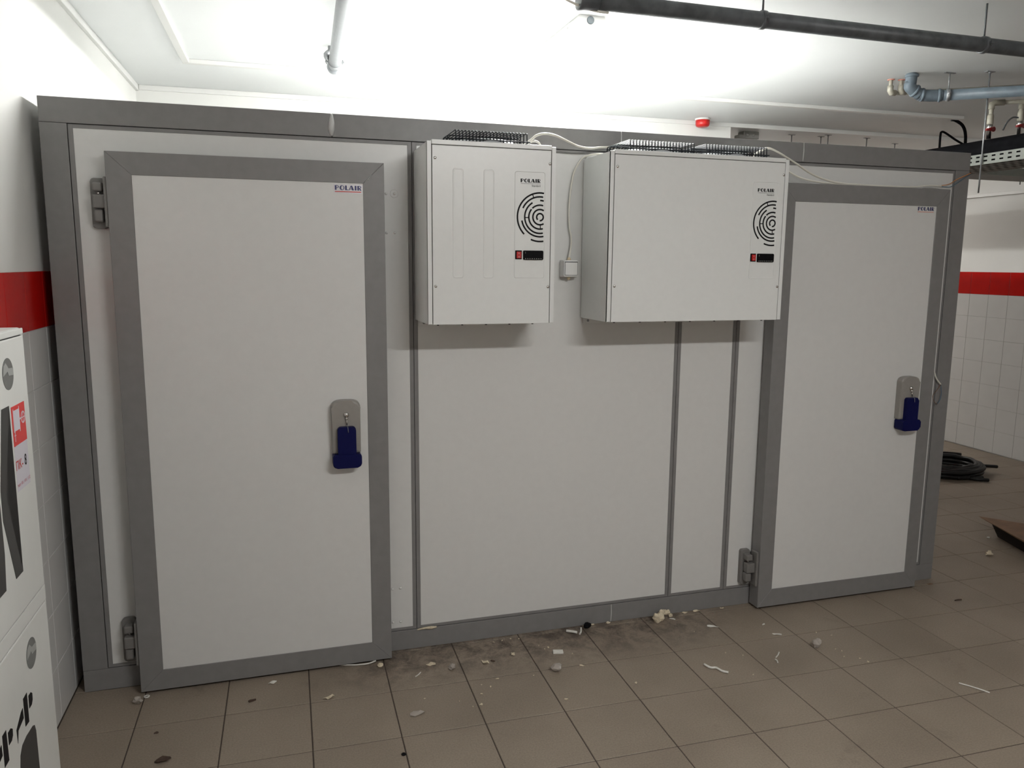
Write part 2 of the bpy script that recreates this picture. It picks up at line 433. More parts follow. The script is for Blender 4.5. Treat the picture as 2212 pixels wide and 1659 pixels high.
# sealant on the channel joints
MB().tube([(.985, -.0004, 2.118), (.984, -.0012, 2.14), (.985, -.0014, 2.165), (.986, -.0005, 2.197)], [.005, .0125, .012, .004], 8, smooth=4).build('sealant_smear', SILIC, cr)
for x, za, zb in ((2.181, 2.116, 2.199), (3.089, 2.116, 2.199), (2.198, .002, .085)):
    MB().tube([(x - .001, -.0002, za), (x + .001, -.0006, (za + zb) / 2), (x, -.0002, zb)], [.0018, .0028, .0016], 6, smooth=4).build('sealant_bead', SILIC, cr)
tag(MB().tube([(1.29, -.001, .083), (1.32, -.004, .088), (1.35, -.005, .087), (1.375, -.002, .086)], [.003, .0045, .007, .003], 7, smooth=4).build('foam_bead', FOAM, cr), 'cream foam bead squeezed out of the joint')
# plastic rivet caps on the first wall panel
for x, z in ((1.2195, 1.912), (1.2195, 1.761), (1.221, .279), (1.2205, .129), (1.187, 1.911), (1.187, 1.760), (1.187, .279), (1.187, .129)):
    MB().lathe((x, .0036, z), (0, -1, 0), [(.0052, 0), (.005, .002), (.0034, .0035), (.0008, .004)], 12).build('rivet_cap', WHITEPL, cr)
MB().lathe((1.2195, .0036, 1.912), (0, -1, 0), [(.0165, 0), (.0165, .0008), (.0155, .0012), (.0145, .0008), (.0145, .0002)], 28).build('washer', PANEL, cr)

def rounded(x0, x1, zb, zt, rb, rt, n=6):
    pts = []
    for cx, cz, r, a0 in ((x1 - rb, zb + rb, rb, -90), (x1 - rt, zt - rt, rt, 0), (x0 + rt, zt - rt, rt, 90), (x0 + rb, zb + rb, rb, 180)):
        for i in range(n + 1):
            a = math.radians(a0 + 90 * i / n); pts.append((cx + r * math.cos(a), cz + r * math.sin(a)))
    return pts
def solid(poly, yback, yfront, bev=0.0, name=None):
    """outline in x,z extruded from yback towards the viewer to yfront"""
    b = MB(); t = bmesh.new()
    A = [t.verts.new((x, yback, z)) for x, z in poly]; B = [t.verts.new((x, yfront, z)) for x, z in poly]
    t.faces.new(A); ff = t.faces.new(B[::-1]); k = len(A)
    for i in range(k): t.faces.new((A[i], B[i], B[(i + 1) % k], A[(i + 1) % k]))
    if bev: bmesh.ops.bevel(t, geom=list(ff.edges), offset=bev, segments=3, profile=.5, affect='EDGES')
    for f in t.faces: f.smooth = False
    b.merge(t); return b

def polair(o, w, h, parent, mt, n=NY, u=X, name='brand_lettering'):
    """heavy display capitals: broad stems, thin bowls"""
    o = Vector(o); q = MB(); tot = 4.62; st = .30; th = .13
    def poly(pts, x): q.prism([((x + a) / tot * w, b * h) for a, b in pts], o, u, Z, n, .0005)
    def ring(cx, cz, ax, az, bx_, bz, dx, a0, a1, x, k=14):
        A = [(cx + ax * math.cos(math.radians(a0 + (a1 - a0) * i / k)), cz + az * math.sin(math.radians(a0 + (a1 - a0) * i / k))) for i in range(k + 1)]
        B = [(cx + dx + bx_ * math.cos(math.radians(a0 + (a1 - a0) * i / k)), cz + bz * math.sin(math.radians(a0 + (a1 - a0) * i / k))) for i in range(k + 1)]
        for i in range(k): poly([A[i], A[i + 1], B[i + 1], B[i]], x)
    def rect(x, a0, b0, a1, b1): poly([(a0, b0), (a1, b0), (a1, b1), (a0, b1)], x)
    rect(0, 0, 0, st, 1); ring(.36, .70, .34, .30, .20, .19, 0, -90, 90, 0); rect(0, st, .40, .37, .51); rect(0, st, .89, .37, 1)
    ring(.42, .5, .42, .52, .20, .40, .07, 0, 360, .82, 24)
    rect(1.78, 0, 0, st, 1); rect(1.78, st, 0, .60, .14)
    poly([(.34, 1), (.60, 1), (.92, 0), (.56, 0)], 2.42); poly([(.34, 1), (.42, .80), (.13, 0), (0, 0)], 2.42); rect(2.42, .14, .22, .66, .33)
    rect(3.46, 0, 0, st, 1)
    rect(3.92, 0, 0, st, 1); ring(.36, .72, .32, .28, .19, .17, 0, -90, 90, 3.92); rect(3.92, st, .44, .37, .55); rect(3.92, st, .89, .37, 1); poly([(.30, .46), (.48, .46), (.72, 0), (.46, 0)], 3.92)
    return q.build(name, mt, parent)

def door(x0, x1, z0, z1, wx0, wx1, wz0, wz1, lockx, stick, worn):
    yf, yb = -.080, -.012
    d = bx((wx0 - .004, -.0775, wz0 - .004), (wx1 + .004, yb - .001, wz1 + .004)).build('door', PANEL, cr)
    def mitre(poly):
        b = MB(); b.prism(poly, (0, yb, 0), X, Z, NY, yb - yf)
        ed = [e for e in b.bm.edges if all(abs(v.co.y - yf) < 1e-5 for v in e.verts) and len(e.link_faces) == 2 and e.calc_face_angle(0) > .5]
        bmesh.ops.bevel(b.bm, geom=ed, offset=.0012, segments=1, affect='EDGES')
        b.build('frame_profile', GREY, d)
    mitre([(x0, z0), (wx0, wz0), (wx0, wz1), (x0, z1)]); mitre([(x1, z0), (x1, z1), (wx1, wz1), (wx1, wz0)])
    mitre([(x0, z1), (wx0, wz1), (wx1, wz1), (x1, z1)]); mitre([(x0, z0), (x1, z0), (wx1, wz0), (wx0, wz0)])
    bx((x0 + .012, yb, z0 + .004), (x1 - .012, .0024, z1 - .012)).build('gasket', GAP, d)
    # hinges
    for hz in (1.755, .112):
        hx = x0 - .063
        b = MB()
        pl = rounded(hx, hx + .05, hz, hz + .175, .012, .012)
        h = solid(pl, .0034, -.016, .004)
        h.box((hx + .012, -.052, hz + .128), (hx + .044, -.014, hz + .158), .006, 3)           # upper knuckle
        h.box((hx + .012, -.050, hz + .022), (hx + .042, -.014, hz + .066), .007, 3)           # lower knuckle
        h.build('hinge', HINGE, d)
        lf = MB().box((hx + .012, -.058, hz + .069), (x0 + .004, -.020, hz + .116), .005, 3)
        lf.box((x0 - .012, -.072, hz + .004), (x0 + .001, -.022, hz + .176), .004, 2)
        lf.build('hinge_leaf', HINGE, d)
        MB().cyl((hx + .029, -.034, hz + .112), (hx + .029, -.034, hz + .132), .0045, 12).build('hinge_pin', CHROME, d)
    # lock
    lx = lockx
    n = 14; top = []
    for i in range(n + 1):
        c_, s_ = math.cos(PI * i / n), math.sin(PI * i / n)
        top.append((lx + .0555 * math.copysign(abs(c_) ** .62, c_), 1.088 + .029 * abs(s_) ** .85))
    body = [(lx - .050, .905), (lx + .050, .905), (lx + .055, .911)] + top + [(lx - .055, .911)]
    solid(body, -.0775, -.112, .011).build('lock_body', LOCKG, d)
    lev = rounded(lx - .035, lx + .035, .895, 1.016, .002, .013)
    solid(lev, -.113, -.134, .005).build('lever', BLUE, d)
    solid(rounded(lx - .055, lx + .055, .853, .907, .016, .010), -.083, -.136, .006).build('lever', BLUE, d)
    MB().lathe((lx + .001, -.110, 1.060), (0, -1, 0), [(.011, 0), (.011, .004), (.0095, .008), (.005, .011), (.001, .0115)], 20).build('key_cylinder', CHROME, d)
    MB().lathe((lx + .001, -.113, 1.047), (0, -1, 0), [(.006, 0), (.006, .004), (.003, .009), (.001, .0095)], 16).cyl((lx + .001, -.119, 1.047), (lx + .002, -.123, 1.022), .0022, 8).build('key', CHROME, d)
    MB().tube([(lx + .003, -.123, 1.024), (lx + .004, -.1365, 1.013), (lx + .005, -.1375, .995)], .0011, 6).build('key_wire', STEEL, d)
    # maker's sticker
    sx0, sx1, sz0, sz1 = stick
    bx((sx0, -.0781, sz0), (sx1, -.0776, sz1)).build('sticker', SILVER if worn else PANEL, d)
    polair((sx0 + .005, -.0781, sz0 + .012), sx1 - sx0 - .010, .017, d, NAVY)
    MB().box((sx0 + .005, -.0785, sz0 + .0045), (sx1 - .006, -.0781, sz0 + .0075)).build('red_underline', REDP if worn else SALMON, d)
    return d
d1 = door(.2115, 1.169, .0115, 2.0165, .2935, 1.0895, .093, 1.9385, 1.003, (.980, 1.088, 1.900, 1.9335), True)
d2 = door(2.930, 3.870, .0115, 2.0115, 3.006, 3.7965, .0985, 1.930, 3.705, (3.682, 3.7865, 1.897, 1.927), False)
MB().tube([(1.097, -.0803, 1.945), (1.108, -.0806, 1.955), (1.122, -.0804, 1.971)], [.0008, .0012, .0005], 5).tube([(1.108, -.0804, 1.954), (1.117, -.0804, 1.952)], [.001, .0004], 5).build('scratch', SILIC, d1)

# ------------------------------------------------------------------ cooling units
def grille(cx, parent, x0, x1, y0, y1, zt, zb):
    """wire fan guard: wires front to back, bent down at both ends, three cross bars"""
    b = MB(); r = .0023; n = 22
    for i in range(n):
        x = x0 + (x1 - x0) * i / (n - 1)
        b.tube([(x - .001, y0 - .006, zb), (x, y0, zt - .003), (x, y0 + .004, zt), (x, y1 - .004, zt), (x, y1, zt - .003), (x, y1 + .006, zb)], r, 5)
    for y, z in ((y0 + .115, zt + .0), (y1 - .035, zt + .0)):
        b.tube([(x0 - .012, y, zb), (x0 - .005, y, zt - .005), (x0, y, zt - .003), (x1, y, zt - .003), (x1 + .005, y, zt - .005), (x1 + .012, y, zb)], r, 5)
    for z in (zb + .018,):
        b.tube([(x0 - .006, y0 - .004, z), (x1 + .012, y0 - .004, z)], r * 1.15, 5)
        b.tube([(x0 - .006, y1 + .004, z), (x1 + .012, y1 + .004, z)], r * 1.15, 5)
        b.tube([(x0 - .008, y0 - .004, z), (x0 - .008, y1 + .004, z)], r, 5)
        b.tube([(x1 + .008, y0 - .004, z), (x1 + .008, y1 + .004, z)], r, 5)
    return b.build('fan_guard', BLACKW, parent)

def unit(x0, x1, fans, decx, grooves, label):
    zb, zt, yf = 1.418, 2.080, -.280
    u = thing('cooling_unit', ((x0 + x1) / 2, 0, zb), label, 'cooling unit', 'monoblock cooling units on the cold room')
    lip = .016
    bx((x0 + .002, -.272, zb + .002), (x1 - .002, -.02, zt - .012)).build('casing', UNITW, u)
    for sx, a, b in ((-1, x0, x0 + lip), (1, x1 - lip, x1)):
        q = MB().box((a, yf, zb), (b, yf + .012, zt - .002), .0015)
        q.box((x0, yf, zb), (x0 + .0015, -.003, zt - .004)) if sx < 0 else q.box((x1 - .0015, yf, zb), (x1, -.003, zt - .006))
        q.build('side_panel', UNITW, u)
    fx0, fx1 = x0 + lip + .0025, x1 - lip - .0025
    fp = MB().box((fx0, yf - .0005, zb - .001), (fx1, yf + .010, 2.0645), .0015).build('front_panel', UNITW, u)
    bx((x0 + .003, yf + .006, zb + .003), (x1 - .003, yf + .009, zt - .013)).build('seam_shadow', GAP, u)
    bx((x0 + lip + .001, yf - .002, 2.0665), (fx1 + .001, yf + .030, 2.083), .0018).build('top_rail', UNITW, u)
    bx((x0 + .003, yf + .028, zt - .012), (x1 - .003, -.005, zt - .004), .001).build('top_plate', UNITW, u)
    # fixing flange behind the casing
    fl = bx((x0 + .012, -.0015, zb - .026), (x1 - .09, .0034, zt + .018), .001).build('fixing_flange', UNITW, u)
    nn = int((x1 - x0) / .12)
    for i in range(nn + 1):
        xx = x0 + .035 + i * (x1 - x0 - .15) / nn
        MB().lathe((xx, -.0015, zb - .014), (0, -1, 0), [(.0055, 0), (.0055, .002), (.003, .004), (.001, .0045)], 10).build('screw', STEEL, u)
        MB().lathe((x0 + .04 + i * (x1 - x0 - .12) / nn, -.262, zb + .002), (0, 0, -1), [(.005, 0), (.005, .003), (.004, .007), (.001, .0072)], 8).build('screw', BLACKPL, u)
    for xx, zz in ((x0 + .029, 2.019), (x1 - .024, 2.016), (x0 + .029, 1.559), (x1 - .025, 1.557)):
        MB().lathe((xx, yf - .0005, zz), (0, -1, 0), [(.0055, 0), (.0052, .0018), (.0035, .0032), (.001, .0036)], 12).build('screw', CHROME, u)
    # pressed grooves: shallow trays with a rolled rim
    if grooves:
        for gx in (x0 + .114, x0 + .230):
            pts = rounded(gx - .021, gx + .021, 1.589, 1.987, .010, .012, 5)
            t = bmesh.new(); y = yf - .0006
            A = [t.verts.new((x, y, z)) for x, z in pts]
            B = [t.verts.new((gx + (x - gx) * .86, y - .0022, 1.788 + (z - 1.788) * .985)) for x, z in pts]
            Cc = [t.verts.new((gx + (x - gx) * .74, y - .0006, 1.788 + (z - 1.788) * .972)) for x, z in pts]
            k = len(A)
            for i in range(k):
                t.faces.new((A[i], A[(i + 1) % k], B[(i + 1) % k], B[i])).smooth = True; t.faces.new((B[i], B[(i + 1) % k], Cc[(i + 1) % k], Cc[i])).smooth = True
            t.faces.new(Cc); q = MB(); q.merge(t); q.build('pressed_groove', UNITW, fp)
    # decorated control strip
    dx0, dx1, dz0, dz1 = decx, decx + .121, 1.590, 1.985
    pts = rounded(dx0, dx1, dz0, dz1, .008, .008, 5)
    t = bmesh.new(); y = yf - .0005
    cx, cz = (dx0 + dx1) / 2, (dz0 + dz1) / 2
    A = [t.verts.new((x, y, z)) for x, z in pts]; B = [t.verts.new((cx + (x - cx) * .985, y - .0016, cz + (z - cz) * .996)) for x, z in pts]
    Cc = [t.verts.new((cx + (x - cx) * .955, y - .0004, cz + (z - cz) * .988)) for x, z in pts]; k = len(A)
    for i in range(k):
        t.faces.new((A[i], A[(i + 1) % k], B[(i + 1) % k], B[i])); t.faces.new((B[i], B[(i + 1) % k], Cc[(i + 1) % k], Cc[i]))
    t.faces.new(Cc); q = MB(); q.merge(t); cp = q.build('control_strip', UNITW, u)
    yp = y - .0004
    polair((dx0 + .023, yp, 1.945), .078, .0135, cp, BLACK)
    MB().box((dx0 + .024, yp - .0005, 1.9405), (dx0 + .101, yp - .0001, 1.9415)).build('logo_rule', BLACK, cp)
    MB().text('Standard', .034, .0075, (dx0 + .067, yp, 1.930), X, Z, NY, .0005, .006).build('series_lettering', BLACK, cp)
    # concentric maze print
    mx, mz, lim = dx0 + .101, 1.819, dx1 - .004
    sc = .0895 / 272.0; q = MB()
    arcs = [(40, -95, 227), (86, 40, 320), (135, 50, 134), (135, 140, 310), (184, 120, 312), (188, 50, 90), (228, 50, 155), (222, 191, 312), (272, 50, 226), (276, 247, 312)]
    for r, a0, a1 in arcs:
        n = max(6, int((a1 - a0) / 6)); pp = []
        for i in range(n + 1):
            a = math.radians(a0 + (a1 - a0) * i / n); px, pz = mx + r * sc * math.cos(a), mz + r * sc * math.sin(a)
            if px <= lim: pp.append((px, pz))
        if len(pp) > 1: q.ribbon(pp, .0060, (0, yp, 0), X, Z, NY, .0005)
    for a, ra, rb in ((273, 86, 135), (183, 135, 184), (110, 228, 272)):
        c, s_ = math.cos(math.radians(a)), math.sin(math.radians(a))
        q.ribbon([(mx + ra * sc * c, mz + ra * sc * s_), (mx + rb * sc * c, mz + rb * sc * s_)], .0035, (0, yp, 0), X, Z, NY, .0005)
    q.build('maze_print', BLACK, cp)
    b = bx((dx0 + .004, yf - .004, 1.661), (dx0 + .030, yf, 1.694), .0015).build('switch_bezel', BLACKPL, cp)
    q = MB().prism([(-.009, -.0135), (.009, -.0135), (.009, .0115), (-.009, .0115)], (dx0 + .0175, yf - .003, 1.678), X, Z, NY, .004)
    q.build('rocker_switch', REDSW, cp)
    MB().box((dx0 + .0168, yf - .0075, 1.680), (dx0 + .0180, yf - .0071, 1.686)).tube([(dx0 + .0174 + .0028 * math.cos(a), yf - .0073, 1.670 + .0028 * math.sin(a)) for a in [i * PI / 5 for i in range(10)]], .0004, 4, closed=True).build('switch_marks', WHITEPL, cp)
    solid(rounded(dx0 + .035, dx0 + .115, 1.659, 1.694, .004, .004), yf, yf - .006, .0015).build('display', BLACKPL, cp)
    q = MB().box((dx0 + .043, yf - .0065, 1.682), (dx0 + .0438, yf - .0061, 1.689))
    for i in range(8): q.box((dx0 + .042 + i * .0088, yf - .0065, 1.6625), (dx0 + .046 + i * .0088, yf - .0061, 1.6645))
    q.build('display_marks', GREYBOX, cp)
    # fans
    for a, b in fans:
        c = ((a + b) / 2, -.138)
        MB().lathe((c[0], c[1], zt - .005), (0, 0, 1), [(.134, 0), (.132, .006), (.118, .022), (.112, .026), (.109, .024), (.109, .0)], 40).build('fan_shroud', SHROUD, u)
        q = MB().lathe((c[0], c[1], zt - .003), (0, 0, 1), [(.035, 0), (.035, .018), (.028, .022), (.002, .024)], 20)
        for i in range(5):
            an = i * 2 * PI / 5
            ca, sa = math.cos(an), math.sin(an)
            t = bmesh.new(); pts = []
            for rr, wd, tw in ((.03, .016, .012), (.07, .030, .010), (.104, .040, .007)):
                pts.append((t.verts.new((c[0] + rr * ca - wd * sa, c[1] + rr * sa + wd * ca, zt + .006 + tw)), t.verts.new((c[0] + rr * ca + wd * sa, c[1] + rr * sa - wd * ca, zt + .006 - tw * .4))))
            for p_, q_ in zip(pts, pts[1:]): t.faces.new((p_[0], q_[0], q_[1], p_[1]))
            geom = bmesh.ops.solidify(t, geom=t.faces[:], thickness=.002)
            q.merge(t)
        q.build('fan', BLACKPL, u)
        grille(c, u, a, b, -.252, -.030, 2.126, zt - .004)
    MB().lathe((x1 - .085, -.13, zt - .006), (0, 0, 1), [(.012, 0), (.012, .010), (.008, .016), (.006, .024)], 14).build('cable_gland', WHITEPL, u)
    return u
unit(1.2965, 1.7885, [(1.409, 1.682)], 1.6265, True, 'narrow white cooling unit with one fan grille and two pressed grooves')
unit(2.013, 2.816, [(2.106, 2.385), (2.442, 2.722)], 2.6485, False, 'wide white cooling unit with two fan grilles beside the far door')

# ------------------------------------------------------------------ light switch and cables
sw = thing('light_switch', (1.948, 0, 1.59), 'white surface-mounted square light switch between the two cooling units', 'light switch')
bx((1.915, -.036, 1.590), (1.982, .0034, 1.661), .004).build('switch_box', WHITEPL, sw)
bx((1.9165, -.046, 1.5915), (1.9805, -.036, 1.6595), .004).build('switch_cover', WHITEPL, sw)
bx((1.9205, -.0465, 1.598), (1.9775, -.044, 1.6545)).build('rocker_gap', GAP, sw)
t = MB().prism([(0, 0), (.0535, 0), (.0535, .052), (0, .052)], (1.9215, -.046, 1.5995), X, Z, NY, .004); t.build('rocker', WHITEPL, sw)
for z, dz in ((1.661, 1), (1.590, -1)):
    MB().lathe((1.948, -.020, z), (0, 0, dz), [(.009, 0), (.0085, .003), (.0055, .010), (.003, .012)], 14).build('cable_seal', CREAMPL, sw)

def cable(pts, r, label, mt=CABLE, name='cable', seg=8):
    o = MB().tube(pts, r, seg, smooth=6).build(name, mt); return tag(o, label, 'cable')
cable([(2.10, -.09, 2.089), (2.05, -.055, 2.094), (2.01, -.02, 2.0865), (1.987, -.012, 2.060), (1.967, -.010, 2.02), (1.954, -.010, 1.95), (1.948, -.010, 1.874), (1.951, -.010, 1.80), (1.960, -.011, 1.751), (1.956, -.015, 1.703), (1.948, -.020, 1.672)], .0038, 'white cable dropping from the wide cooling unit to the light switch')
cable([(1.7035, -.13, 2.098), (1.722, -.13, 2.112), (1.743, -.13, 2.128), (1.762, -.13, 2.142), (1.795, -.13, 2.150), (1.839, -.13, 2.145), (1.898, -.12, 2.126), (1.954, -.09, 2.1145), (2.018, -.06, 2.115), (2.09, -.022, 2.127), (2.20, -.012, 2.130), (2.40, -.012, 2.120)], .0048, 'white cable arching from the narrow cooling unit behind the wide one')
cable([(1.705, -.142, 2.098), (1.728, -.145, 2.112), (1.748, -.146, 2.117), (1.765, -.148, 2.110), (1.777, -.148, 2.090)], .004, 'short white cable loop on the right end of the narrow cooling unit')
cable([(2.731, -.13, 2.098), (2.752, -.135, 2.118), (2.773, -.14, 2.132), (2.796, -.15, 2.141), (2.847, -.145, 2.130), (2.959, -.125, 2.089), (3.073, -.10, 2.047), (3.215, -.07, 2.0225), (3.38, -.055, 2.0175), (3.604, -.045, 2.018), (3.698, -.045, 2.021), (3.776, -.04, 2.030), (3.855, -.035, 2.031)], .0045, 'white cable sagging from the wide cooling unit onto the far door')
cable([(2.818, -.045, 2.108), (2.87, -.055, 2.098), (2.957, -.062, 2.066), (3.041, -.066, 2.033), (3.153, -.066, 2.0185), (3.274, -.063, 2.0165), (3.36, -.066, 2.0165)], .0042, 'lower white cable lying along the top edge of the far door')
cable([(3.852, -.035, 2.033), (3.912, -.028, 2.044), (3.96, -.022, 2.068), (4.028, -.012, 2.092), (4.064, .0, 2.104)], .002, 'thin orange wire at the bared end of the door cable', ORANGE, 'wire', 6)
cable([(3.852, -.036, 2.029), (3.912, -.030, 2.029), (3.962, -.024, 2.051), (4.021, -.014, 2.081), (4.066, .0, 2.098)], .002, 'thin blue wire at the bared end of the door cable', BLUEW, 'wire', 6)
cable([(3.926, -.004, 1.150), (3.940, -.012, 1.118), (3.955, -.015, 1.085), (3.982, -.018, 1.055)], .0034, 'short cream cable end poking out beside the far door lock')
cable([(3.982, -.0182, 1.056), (3.991, -.018, 1.01), (3.987, -.018, .978), (3.973, -.018, .957), (3.965, -.012, .954)], .0017, 'thin dark blue wire looping below the cable end at the far post', BLUEW, 'wire', 6)
cable([(3.981, -.0195, 1.055), (3.960, -.022, 1.030), (3.938, -.020, 1.002), (3.940, -.020, .98), (3.955, -.020, .961), (3.972, -.020, .953)], .0015, 'thin brown wire looping below the cable end at the far post', BROWNW, 'wire', 6)

# ------------------------------------------------------------------ luminaires
def luminaire(loc, along, length, strength, col, label):
    """damp-proof tube lamp: housing against the ceiling, glowing diffuser below"""
    x, y = loc
    L_ = thing('tube_lamp', (x, y, ZC - .085), label, 'lamp', 'damp-proof tube lamps on the ceiling')
    a, w0 = Vector(along), Vector((-along[1], along[0], 0)); a = Vector((along[0], along[1], 0))
    o = Vector((x, y, ZC)) - a * length / 2
    def ext(poly, mt, nm, l0=0, l1=None):
        l1 = length if l1 is None else l1
        q = MB(); t = bmesh.new()
        A = [t.verts.new(o + a * l0 + w0 * p + Z * h) for p, h in poly]; B = [t.verts.new(o + a * l1 + w0 * p + Z * h) for p, h in poly]
        k = len(A); t.faces.new(A); t.faces.new(B[::-1])
        for i in range(k): t.faces.new((A[i], B[i], B[(i + 1) % k], A[(i + 1) % k]))
        q.merge(t); return q.build(nm, mt, L_)
    ext([(-.058, 0), (.058, 0), (.064, -.012), (.070, -.038), (-.070, -.038), (-.064, -.012)], WHITEPL, 'housing')
    ext([(-.074, -.0383), (.074, -.0383), (.074, -.046), (-.074, -.046)], WHITEPL, 'gasket_rim', -.004, length + .004)
    E_ = emis('lamp_diffuser', col, strength)
    ext([(-.066, -.0463), (.066, -.0463), (.060, -.066), (.042, -.080), (-.042, -.080), (-.060, -.066)], E_, 'diffuser', .006, length - .006)
    for e, sg in ((0, -1), (length, 1)):
        q = MB().lathe(o + a * e + Z * -.0195 + w0 * .008, a * sg, [(.0165, 0), (.0165, .003), (.015, .004), (.002, .004)], 24)
        q.build('cable_entry', KNOCK, L_)
    for l in (.1, length * .37, length * .63, length - .1):
        for s_ in (-1, 1):
            q = MB(); c = o + a * l + w0 * (.073 * s_)
            q.tube([c + Z * -.028, c + w0 * .006 * s_ + Z * -.036, c + w0 * .005 * s_ + Z * -.050, c - w0 * .003 * s_ + Z * -.053], .003, 5)
            q.build('clip', WHITEPL, L_)
    return L_
luminaire((2.105, .80), (0, 1), 1.27, LAMP_VISIBLE, (1, 1, .97), 'glaring tube lamp on the ceiling above the cold room roof')
luminaire((2.15, -3.08), (1, 0), 1.27, LAMP_FRONT, (1, .99, .97), 'tube lamp on the ceiling in front of the cold room')
luminaire((5.35, 4.15), (1, 0), 1.27, LAMP_REAR, (1, .94, .88), 'tube lamp on the ceiling behind the cold room')

# ------------------------------------------------------------------ ceiling fittings
def rbox(name, a, b, mt, label, cat, bev=.002):
    o = MB().box(a, b, bev).build(name, mt, None, (0, 0, 0)); room(o); return tag(o, label, cat)
rbox('cable_trunking', (XL - .006, YF + .01, ZC - .036), (XL + .012, YB - .001, ZC - .0005), WHITEPL, 'white cable trunking in the corner of left wall and ceiling', 'trunking')
rbox('cable_trunking', (.31, -3.0, ZC - .022), (.345, 1.505, ZC - .0005), WHITEPL, 'white ceiling trunking running towards the viewer near the left wall', 'trunking')
rbox('cable_trunking', (.31, 1.507, ZC - .022), (5.44, 1.545, ZC - .0005), WHITEPL, 'long white ceiling trunking crossing above the cold room', 'trunking')
rbox('cable_trunking', (XL + .014, YB - .012, ZC - .030), (6.81, YB - .0005, ZC - .0005), WHITEPL, 'thin white trunking along the top of the back wall', 'trunking', .001)
rbox('cable_trunking', (XR - .022, YF + .01, 2.266), (XR + .0055, YR - .01, 2.294), WHITEPL, 'white cable trunking high on the right wall', 'trunking')

def clamp(b, c, axis, r, rodtop):
    ax = Vector(axis).normalized(); c = Vector(c)
    b.lathe(c - ax * .010, ax, [(r + .0005, 0), (r + .004, .001), (r + .0045, .010), (r + .004, .019), (r + .0005, .020)], 20)
    side = ax.cross(Z).normalized()
    for s_ in (-1, 1):
        p = c + side * s_ * (r + .010)
        b.box(p - Vector((.007, .007, .005)), p + Vector((.007, .007, .005)), .0015)
        b.cyl(p - Z * .012, p + Z * .012, .003, 8)
    if rodtop: b.cyl(c + Z * (r + .002), (c.x, c.y, rodtop), .004, 8)

# pale grey drain pipe near the left, with its socket and clamp
pp = thing('drain_pipe', (1.06, .3, 2.59), 'pale grey drain pipe with open socket hanging left of the lamp', 'pipe')
pa, pb = Vector((1.0, -1.2, 2.628)), Vector((1.0865, 1.10, 2.628))
dv = (pb - pa).normalized()
MB().cyl(pa, pb, .029, 24).build('pipe', PIPEG, pp)
MB().lathe(pb - dv * .01, dv, [(.029, 0), (.0325, .004), (.0325, .020), (.0350, .026), (.0355, .040), (.0335, .046), (.0335, .058), (.031, .062), (.026, .062), (.026, .01), (.004, .008)], 28).build('socket', PIPEG, pp)
b = MB(); clamp(b, pa + (pb - pa) * .968, dv, .0295, 0)
b.build('clamp', STEEL, pp)
c = pa + (pb - pa) * .968
MB().tube([c + Vector((-.035, 0, .012)), c + Vector((-.040, -.01, .030)), c + Vector((-.020, -.01, .050))], [.012, .015, .010], 8, smooth=3).build('clamp_bracket', STEEL, pp)
MB().cyl(c + Vector((-.022, -.01, .045)), (c.x - .022, c.y - .01, ZC), .010, 12).build('hanger', STEEL, pp)

# dark grey drain pipe crossing the top of the view
dp = thing('drain_pipe', (3.3, -.48, 2.51), 'dark grey dusty drain pipe crossing below the ceiling in front', 'pipe')
MB().cyl((1.80, -.483, 2.5405), (6.6, -.483, 2.5405), .0285, 24).build('pipe', PIPED, dp)
for x in (2.515, 3.557, 4.62, 5.7):
    b = MB(); clamp(b, (x, -.483, 2.5405), X, .029, ZC); b.build('clamp', PIPED, dp)
MB().lathe((1.80, -.483, 2.5405), (-1, 0, 0), [(.0285, -.06), (.034, -.055), (.034, -.01), (.036, 0), (.036, .012), (.030, .013), (.002, .012)], 24).build('socket', PIPED, dp)
tag(MB().tube([(1.9, -.483, 2.507), (1.82, -.485, 2.512), (1.70, -.49, 2.55), (1.55, -.5, 2.64), (1.5, -.5, ZC)], .0045, 7, smooth=5).build('cable', CABLE), 'white cable climbing from the dark drain pipe to the ceiling', 'cable')

# bluish grey drain pipe with two elbows above the right end
gp = thing('drain_pipe', (4.6, .28, 2.55), 'bluish grey drain pipe with two elbows above the far corner', 'pipe')
A = Vector((4.30, .500, 2.582)); B = Vector((5.90, -.655, 2.585))
MB().cyl(A, B, .0285, 24).build('pipe', PIPEB, gp)
e1, e2, e3 = Vector((4.171, .55, 2.70)), Vector((4.166, .552, 2.628)), Vector((4.225, .540, 2.590))
MB().tube([e1, e1 * .3 + e2 * .7, e2, e3], [.030, .030, .0305, .0305], 20, smooth=5).build('elbow', PIPEB, gp)
MB().tube([e3, e3 * .5 + Vector((4.262, .522, 2.581)) * .5, A, A + (B - A).normalized() * .03], [.0315, .0315, .0315, .0315], 20, smooth=5).build('elbow', PIPEB, gp)
for c, ax in ((e1 - Z * .012, Z), (e2.lerp(e3, .5), e3 - e2), (e3.lerp(A, .15), A - e3), (A + (B - A).normalized() * .015, B - A)):
    ax = ax.normalized(); MB().lathe(c - ax * .008, ax, [(.031, 0), (.0355, .003), (.0355, .013), (.031, .016)], 24).build('socket_ring', PIPEB, gp)
q = A + (B - A).normalized() * .058
b = MB(); clamp(b, q, B - A, .029, ZC); b.build('clamp', STEEL, gp)
bx((q.x - .035, q.y - .008, ZC - .004), (q.x + .035, q.y + .008, ZC), .001).build('ceiling_plate', STEEL, gp)

